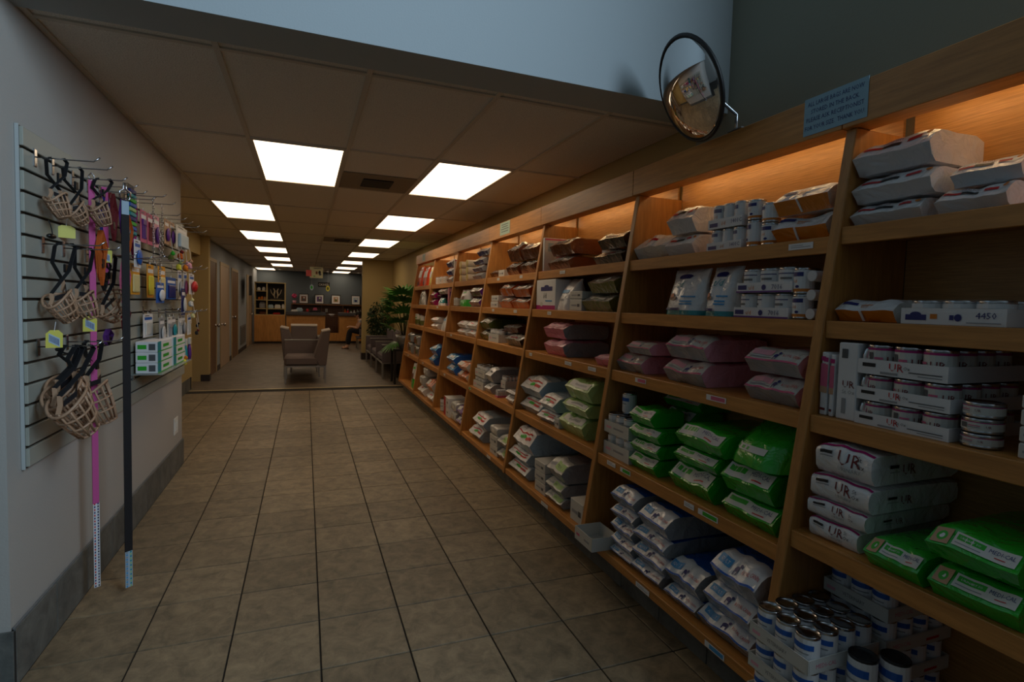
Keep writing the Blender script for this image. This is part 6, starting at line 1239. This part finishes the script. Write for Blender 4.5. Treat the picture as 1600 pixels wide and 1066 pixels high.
for s in (-1, 1):
    q = MB(); q.tube([(s*0.03,0,0.05),(s*0.06,0,0.16),(s*0.03,0,0.28),(s*0.07,0,0.36)], [0.02,0.026,0.022,0.014], mat('ornament_pale', (196,182,156), rough=0.5), 7); q.build('arm', t, True)
    q = MB(); q.tube([(s*0.05,0,0.10),(s*0.13,0,0.22),(s*0.16,0,0.33)], [0.014,0.012,0.008], mat('ornament_pale', ()), 6); q.build('branch', t, True)
# desks
def desk(name, lab, x0, x1, panels):
    t = thing(name, lab, 'desk', (x0, 18.4, 0), 0); W_ = x1-x0
    bx('front_body', t, 0, W_, 0.02, 0.60, 0.08, 0.90, MAPLE_FRONT); bx('plinth', t, 0, W_, 0.06, 0.58, 0, 0.08, DKB)
    for a, c in panels:
        bx('stile', t, a, a+0.16, 0.0, 0.02, 0.08, 0.90, MAPLE_FRONT, 0.002); bx('stile', t, c-0.16, c, 0.0, 0.02, 0.08, 0.90, MAPLE_FRONT, 0.002); bx('top_rail', t, a+0.16, c-0.16, 0.0, 0.02, 0.76, 0.90, MAPLE_FRONT, 0.002)
        bx('bottom_rail', t, a+0.16, c-0.16, 0.0, 0.02, 0.08, 0.22, MAPLE_FRONT, 0.002); bx('inset_panel', t, a+0.16, c-0.16, 0.012, 0.0205, 0.22, 0.76, MAPLE)
    bx('counter_top', t, -0.02, W_+0.02, -0.06, 0.64, 0.90, 1.0, GRAN, 0.01)
    return t
desk('reception_desk', 'maple reception desk with a dark counter behind the lounge chairs', -0.56, 0.60, ((0.0, 1.16),))
desk('reception_desk', 'second maple reception desk with dark counter behind the seated person', 1.03, 2.6, ((0.0, 0.8), (0.8, 1.57)))
t = thing('low_gate', 'low maple gate filling the gap between the two desks', 'gate', (0.605, 18.44, 0), 0)
bx('panel', t, 0, 0.42, 0, 0.03, 0.08, 0.34, MAPLE_FRONT, 0.003); bx('plinth', t, 0, 0.42, 0.005, 0.03, 0, 0.08, DKB)
t = thing('dark_cabinet', 'dark brown cabinet seen through the gap between the desks', 'cabinet', (0.45, 19.7, 0), 0)
bx('body', t, 0, 0.9, 0, 0.5, 0, 0.82, DARKWOOD); bx('top', t, -0.01, 0.91, -0.02, 0.5, 0.82, 0.85, DARKWOOD)
for k in range(2):
    dd = bx('cabinet_door', t, 0.02+0.435*k, 0.445+0.435*k, -0.015, 0.0, 0.06, 0.80, DARKWOOD, 0.003); q = MB(); q.tube([(0.39+0.10*k,-0.03,0.55),(0.39+0.10*k,-0.03,0.67)], 0.008, STEEL, 6); q.build('handle', dd)
# back wall shelf with framed pictures
t = thing('wall_ledge', 'long brown wall shelf with panelled back holding four framed pictures', 'shelf', (-0.46, 20.05, 0), 0)
bx('shelf_board', t, 0, 3.0, 0, 0.34, 1.22, 1.26, wood('ledge_wood', (120,80,44), (3,3,3), 6)); bx('back_panel', t, 0, 3.0, 0.30, 0.34, 0.5, 1.22, DARKWOOD); bx('counter', t, 0, 3.0, 0.02, 0.30, 0.86, 0.90, DARKWOOD)
for x in (0.0, 0.98, 1.70, 2.9): bx('divider', t, x, x+0.03, 0.02, 0.30, 0.90, 1.22, DARKWOOD)
for k, (x, wd, kind) in enumerate(((-0.06,0.27,0),(0.46,0.27,1),(1.015,0.27,2),(1.70,0.27,3))):
    t = thing('framed_picture', ('first', 'second', 'third', 'fourth')[k]+' framed animal picture from left on the wall shelf', 'picture', (x, 20.30, 1.262), 0, 'framed pictures'); t.rotation_euler = (-0.10, 0, 0)
    h = 0.34
    q = MB()
    for a in ((-wd/2-0.02,wd/2+0.02,0,0.02),(-wd/2-0.02,wd/2+0.02,h-0.02,h),(-wd/2-0.02,-wd/2,0.02,h-0.02),(wd/2,wd/2+0.02,0.02,h-0.02)): q.box(a[0],a[1],-0.02,0.0,a[2],a[3],BLK)
    q.build('frame', t); bx('mount', t, -wd/2, wd/2, -0.010, -0.004, 0.02, h-0.02, card('white'))
    b = MB(); c1 = ('brown','purple','tan','lblue')[k]; c2 = ('dgrey','dgrey','olive','navy')[k]
    def pos(u, v, l): return Vector((-wd/2+u*wd, -0.0104-0.0006*l, 0.02+v*(h-0.04)))
    print_on(b, pos, [('r',0.2,0.8,0.2,0.8,c1),('e',0.5,0.42,0.18,0.16,c2),('e',0.55,0.62,0.12,0.10,'offwhite')], wd, h, 1, 1); b.build('picture_print', t)
# things on the counters
G2 = 'bottles under the wall shelf'
for k, (x, c1, c2, h, rr) in enumerate(((1.32,'dorange','brown',0.18,0.035),(1.42,'red','white',0.16,0.035),(1.53,'offwhite','green',0.12,0.04),(1.64,'offwhite','white',0.13,0.04),(1.75,'lgreen','white',0.15,0.03),(1.85,'white','grey',0.17,0.03))):
    bottle('%s bottle in the row under the wall shelf' % (('orange','red','pale green-capped','white','light green','plain white')[k]), x, 20.15, 0.902, rr, h*1.3, card(c1), card(c2), G2)
small('desk_sign', 'white slanted tray of papers on the first reception desk', 'paper tray', -0.33, 18.75, 1.0, 0.22, 0.25, 0.06, wh)
small('keyboard_tray', 'dark device on the first reception desk', 'device', 0.30, 18.75, 1.0, 0.40, 0.2, 0.05, BLK)
small('desk_box', 'blue grey box on the first reception desk', 'box', -0.18, 18.95, 1.0, 0.2, 0.15, 0.13, card('lblue'))
small('desk_box', 'pink box near the end of the first reception desk', 'box', 0.30, 19.10, 1.0, 0.14, 0.12, 0.14, card('dpink'))
small('desk_box', 'red figure box on the first reception desk', 'box', 0.06, 19.10, 1.0, 0.08, 0.10, 0.10, card('red'))
t = thing('pink_flower_pot', 'pink flower in a pale pot at the end of the wall shelf', 'flower', (-0.36, 20.2, 1.262), 0)
q = MB(); q.lathe([(0.05,0),(0.065,0.10),(0.055,0.10)], card('pink'), 12); q.build('pot', t, True)
q = MB(); q.tube([(0,0,0.08),(0.01,0,0.2)], 0.006, STEM, 6); q.build('stem', t)
q = MB()
for k in range(6): q.sphere((0.05*math.cos(k*PI/3), 0.02*math.sin(k*PI/3), 0.26+0.045*math.sin(k*PI/3)), 0.04, mat('petal_pink', (196,60,110), rough=0.6), 8, 5)
q.build('petals', t, True)
t = thing('intercom', 'small white wall outlet in the brown panel', 'outlet', (0.70, 20.34, 0.98), 0); bx('plate', t, -0.04, 0.04, -0.008, 0, 0, 0.12, mat('switch_white', ()), 0.002); bx('socket', t, -0.02, 0.02, -0.012, -0.008, 0.03, 0.09, card('offwhite'))
t = thing('white_bowl', 'white bowl on the dark cabinet between the desks', 'bowl', (0.86, 19.85, 0.852), 0)
q = MB(); q.lathe([(0.05,0.0),(0.11,0.07),(0.10,0.07),(0.03,0.02)], wh, 14); q.build('bowl_body', t, True); q = MB(); q.lathe([(0.055,0.0),(0.05,0.012)], wh, 12); q.build('foot_ring', t)
# hanging signs
t = thing('hanging_sign', 'cream board with dark drawing and red panel hanging from the ceiling', 'sign', (0.26, 15.0, 1.965), 0)
bx('board', t, -0.16, 0.16, -0.008, 0.008, 0, 0.285, mat('sign_cream', (206,204,168), rough=0.5), 0.002)
bx('red_panel', t, -0.25, -0.12, -0.014, -0.0085, 0.04, 0.20, mat('sign_red', (206,92,92), rough=0.5), 0.004)
b = MB()
def pos(u, v, l): return Vector((-0.16+0.32*u, -0.0086-0.0005*l, 0.285*v))
print_on(b, pos, [('r',0.3,0.9,0.84,0.9,'dgrey'),('r',0.45,0.6,0.35,0.6,'brown'),('e',0.75,0.5,0.1,0.18,'black'),('r',0.7,0.88,0.25,0.4,'dgrey'),('r',0.28,0.42,0.12,0.2,'green')], 0.32, 0.285, 1, 1); b.build('drawing', t)
for s in (-0.13, 0.13):
    q = MB(); q.tube([(s,0,0.285),(s,0,0.412)], 0.002, STEELD, 5); q.build('wire', t)
t = thing('cashier_sign', 'black hanging sign lettered CASHIER over the reception gap', 'sign', (0.54, 18.2, 1.81), 0)
bx('board', t, -0.175, 0.175, -0.006, 0.006, 0, 0.155, BLK, 0.002)
b = MB()
def pos(u, v, l): return Vector((-0.175+0.35*u, -0.0066-0.0005*l, 0.155*v))
print_on(b, pos, [('t','CASHIER',0.5,0.3,0.42,'paper','c',0.86)], 0.35, 0.155, 1, 1); b.build('lettering', t)
for s in (-0.14, 0.14):
    q = MB(); q.tube([(s,0,0.155),(s,0,0.566)], 0.002, STEELD, 5); q.build('wire', t)
for x, z, c, c2, lab in ((0.66,1.67,'yellow','olive','yellow oval tag hanging under the cashier sign'), (0.18,1.69,'lblue','green','pale green round tag hanging by a thread over the desk')):
    t = thing('hanging_tag', lab, 'tag', (x, 18.12, z), 0)
    q = MB(); q.lathe([(0.058,0),(0.058,0.004)], card(c), 18, Matrix.Translation((0,0.002,0.10)) @ Matrix.Diagonal((1,1,1.6,1)) @ Matrix.Rotation(PI/2, 4, 'X')); q.build('disc', t)
    q = MB(); q.lathe([(0.032,0),(0.032,0.002)], card(c2), 14, Matrix.Translation((0,-0.0025,0.10)) @ Matrix.Diagonal((1,1,1.6,1)) @ Matrix.Rotation(PI/2, 4, 'X')); q.build('emblem', t)
    q = MB(); q.tube([(0,0,0.19),(0,0,2.378-z)], 0.0015, ink('white'), 4); q.build('thread', t)
# wall TV on the corridor wall
t = thing('wall_television', 'dark flat television on an arm high on the corridor wall', 'television', (-1.40, 15.9, 1.47), math.radians(-84))
bx('housing', t, -0.55, 0.55, 0.0, 0.06, 0, 0.50, BLK, 0.008); bx('screen', t, -0.52, 0.52, -0.003, 0.0, 0.03, 0.47, mat('dark_screen', (16,14,14), rough=0.15))
bx('wall_arm', t, -0.06, 0.06, 0.06, 0.10, 0.18, 0.32, STEELD)
t = thing('wall_grille', 'grey return air grille low on the corridor wall beneath the television', 'grille', (-1.548, 15.3, 0.18), 0)
bx('frame', t, 0, 0.012, 0, 1.2, 0, 0.5, mat('grille_grey', (104,108,108), rough=0.5), 0.002)
for k in range(9): bx('slat', t, 0.012, 0.018, 0.04, 1.16, 0.03+0.05*k, 0.05+0.05*k, mat('grille_slat', (70,72,72), rough=0.5))
for k, (x, y) in enumerate(((-0.8,19.4),(0.05,19.4),(0.7,19.4),(1.7,19.4))):
    t = thing('downlight', 'small round downlight, %s along the ceiling edge above reception' % ORD[k], 'light', (x, y, 2.37), 0, 'small downlights')
    q = MB(); q.lathe([(0.06,0.008),(0.06,0.0),(0.045,0.0),(0.045,0.004)], CEILG, 14); q.build('ring', t); q = MB(); q.lathe([(0.044,0.002),(0.044,0.005)], mat('downlight_glow', (255,236,205), emit=1.2), 12); q.build('lamp', t)
t = thing('security_camera', 'small white camera in the upper corner above reception', 'camera', (1.86, 19.3, 2.25), 0)
q = MB(); q.lathe([(0.03,0),(0.05,0.03),(0.05,0.10)], wh, 12); q.build('housing', t, True); q = MB(); q.tube([(0,0,0.10),(0,0,0.128)], 0.015, wh, 8); q.build('mount', t)

# ------------------------------------------------------------------ seated person behind the cream wall
def skin(name, parent, pts, edges, radii, m, levels=2, root=0):
    me = bpy.data.meshes.new(name); me.from_pydata([Vector(p) for p in pts], edges, []); o = bpy.data.objects.new(name, me); C.objects.link(o)
    md = o.modifiers.new('skin', 'SKIN'); sv = me.skin_vertices[0].data
    for i, r_ in enumerate(radii):
        sv[i].radius = (r_, r_) if not isinstance(r_, tuple) else r_; sv[i].use_root = (i == root)
    md.use_smooth_shade = True; sd = o.modifiers.new('sub', 'SUBSURF'); sd.levels = levels; sd.render_levels = levels
    dg = bpy.context.evaluated_depsgraph_get(); dg.update(); m2 = bpy.data.meshes.new_from_object(o.evaluated_get(dg)); m2.name = name
    bpy.data.objects.remove(o); m2.materials.clear(); m2.materials.append(m); m2.polygons.foreach_set('use_smooth', [True]*len(m2.polygons))
    return link(name, m2, parent)
t = thing('person', 'seated person in dark trousers bending forward, half hidden by the cream wall', 'person', (1.66, 16.42, 0), 0)
pts = [(0.02,0,0.50),(-0.03,0,0.62),(-0.10,0,0.74),(-0.155,0,0.84),(-0.19,0,0.89),(-0.21,0,0.93),(-0.225,0,1.00),(-0.235,0,1.045)]
rad = [0.13,0.115,0.125,0.10,0.05,0.062,0.078,0.055]; ed = [(i,i+1) for i in range(7)]
def chain(a0, ps, rs):
    p = a0
    for q_, r_ in zip(ps, rs): pts.append(q_); rad.append(r_); ed.append((p, len(pts)-1)); p = len(pts)-1
    return p
for s in (-1, 1):
    chain(0, [(-0.02,s*0.09,0.49),(-0.22,s*0.10,0.52),(-0.43,s*0.10,0.535),(-0.47,s*0.10,0.36),(-0.50,s*0.10,0.16),(-0.50,s*0.10,0.07),(-0.58,s*0.105,0.035),(-0.65,s*0.11,0.025)], [0.095,0.082,0.066,0.056,0.042,0.036,0.034,0.022])
    w_ = chain(3, [(-0.14,s*0.17,0.82),(-0.20,s*0.20,0.70),(-0.25,s*0.19,0.60),(-0.33,s*0.14,0.625),(-0.40,s*0.10,0.645)], [0.052,0.045,0.038,0.034,0.026])
    hp = chain(w_, [(-0.44,s*0.085,0.645)], [0.026])
    for k, (L, o_) in enumerate(((0.060,0.022),(0.068,0.008),(0.064,-0.007),(0.052,-0.021))):
        chain(hp, [(-0.47,s*(0.085+o_),0.645),(-0.47-L*0.5,s*(0.085+o_),0.635),(-0.47-L*0.85,s*(0.085+o_),0.615)], [0.009,0.008,0.007])
    chain(hp, [(-0.45,s*0.05,0.650),(-0.475,s*0.035,0.640)], [0.010,0.008])
body = skin('body', t, pts, ed, rad, mat('skin_tone', (196,150,122), rough=0.55), 2)
tp = [(0.02,0,0.50)]; te = []; tr_ = [0.142]
for s in (-1, 1):
    p = 0
    for q_, r_ in zip([(-0.02,s*0.09,0.49),(-0.22,s*0.10,0.52),(-0.43,s*0.10,0.535),(-0.47,s*0.10,0.36),(-0.495,s*0.10,0.11)], [0.106,0.094,0.080,0.074,0.075]):
        tp.append(q_); tr_.append(r_); te.append((p, len(tp)-1)); p = len(tp)-1
skin('trousers', t, tp, te, tr_, mat('dark_trousers', (24,24,32), rough=0.85), 2)
tp = [(0.02,0,0.55),(-0.03,0,0.63),(-0.10,0,0.74),(-0.150,0,0.83)]; te = [(0,1),(1,2),(2,3)]; tr_ = [0.137,0.125,0.136,0.108]
for s in (-1, 1):
    p = 3
    for q_, r_ in zip([(-0.14,s*0.17,0.82),(-0.185,s*0.195,0.73)], [0.064,0.058]): tp.append(q_); tr_.append(r_); te.append((p, len(tp)-1)); p = len(tp)-1
skin('shirt', t, tp, te, tr_, mat('pale_shirt', (176,172,176), rough=0.85, vary=0.25, scale=60), 2)
q = MB(); q.sphere((-0.195,0,1.015), 0.098, mat('dark_hair', (18,14,12), rough=0.6), 14, 9, (1.0,0.92,1.05)); q.sphere((-0.15,0,0.94), 0.075, mat('dark_hair', ()), 12, 8, (0.9,1.0,1.2)); q.build('hair', t, True)
for s in (-1, 1):
    q = MB(); q.sphere((-0.297,s*0.028,0.985), 0.010, ink('black'), 8, 6); q.build('eye', t, True)
    q = MB(); q.sphere((-0.225,s*0.080,0.975), 0.020, mat('skin_tone', ()), 8, 6, (0.8,0.4,1.3)); q.build('ear', t, True)
    q = MB(); q.box(-0.67,-0.46,s*0.10-0.042,s*0.10+0.042,0.0,0.016,mat('sandal_sole', (70,40,30), rough=0.7),0.006); q.strip([(-0.58,s*0.10-0.042,0.012),(-0.585,s*0.10,0.076),(-0.58,s*0.10+0.042,0.012)], (1,0,0), 0.03, 0.004, mat('sandal_sole', ())); q.build('sandal', t)
q = MB(); q.tube([(-0.292,0,0.985),(-0.312,0,0.962),(-0.296,0,0.955)], [0.010,0.013,0.010], mat('skin_tone', ()), 7); q.build('nose', t, True)
bx('mouth', t, -0.298, -0.290, -0.022, 0.022, 0.925, 0.932, mat('lips', (150,90,80), rough=0.5), 0.002)
t = thing('side_chair', 'dark chair with steel legs under the seated person', 'chair', (1.66, 16.42, 0), 0)
bx('seat', t, -0.26, 0.24, -0.26, 0.26, 0.30, 0.362, FAB2, 0.02); bx('backrest', t, 0.20, 0.27, -0.26, 0.26, 0.42, 0.85, FAB2, 0.02)
for x in (-0.24, 0.20):
    for y in (-0.25, 0.22): bx('leg', t, x, x+0.03, y, y+0.03, 0.0, 0.30, FRM)
for y in (-0.30, 0.27): bx('arm', t, -0.2, 0.24, y, y+0.03, 0.40, 0.60, FAB2, 0.006)
for y in (-0.285, 0.285): bx('back_post', t, 0.21, 0.235, y-0.01, y+0.01, 0.30, 0.84, FRM)
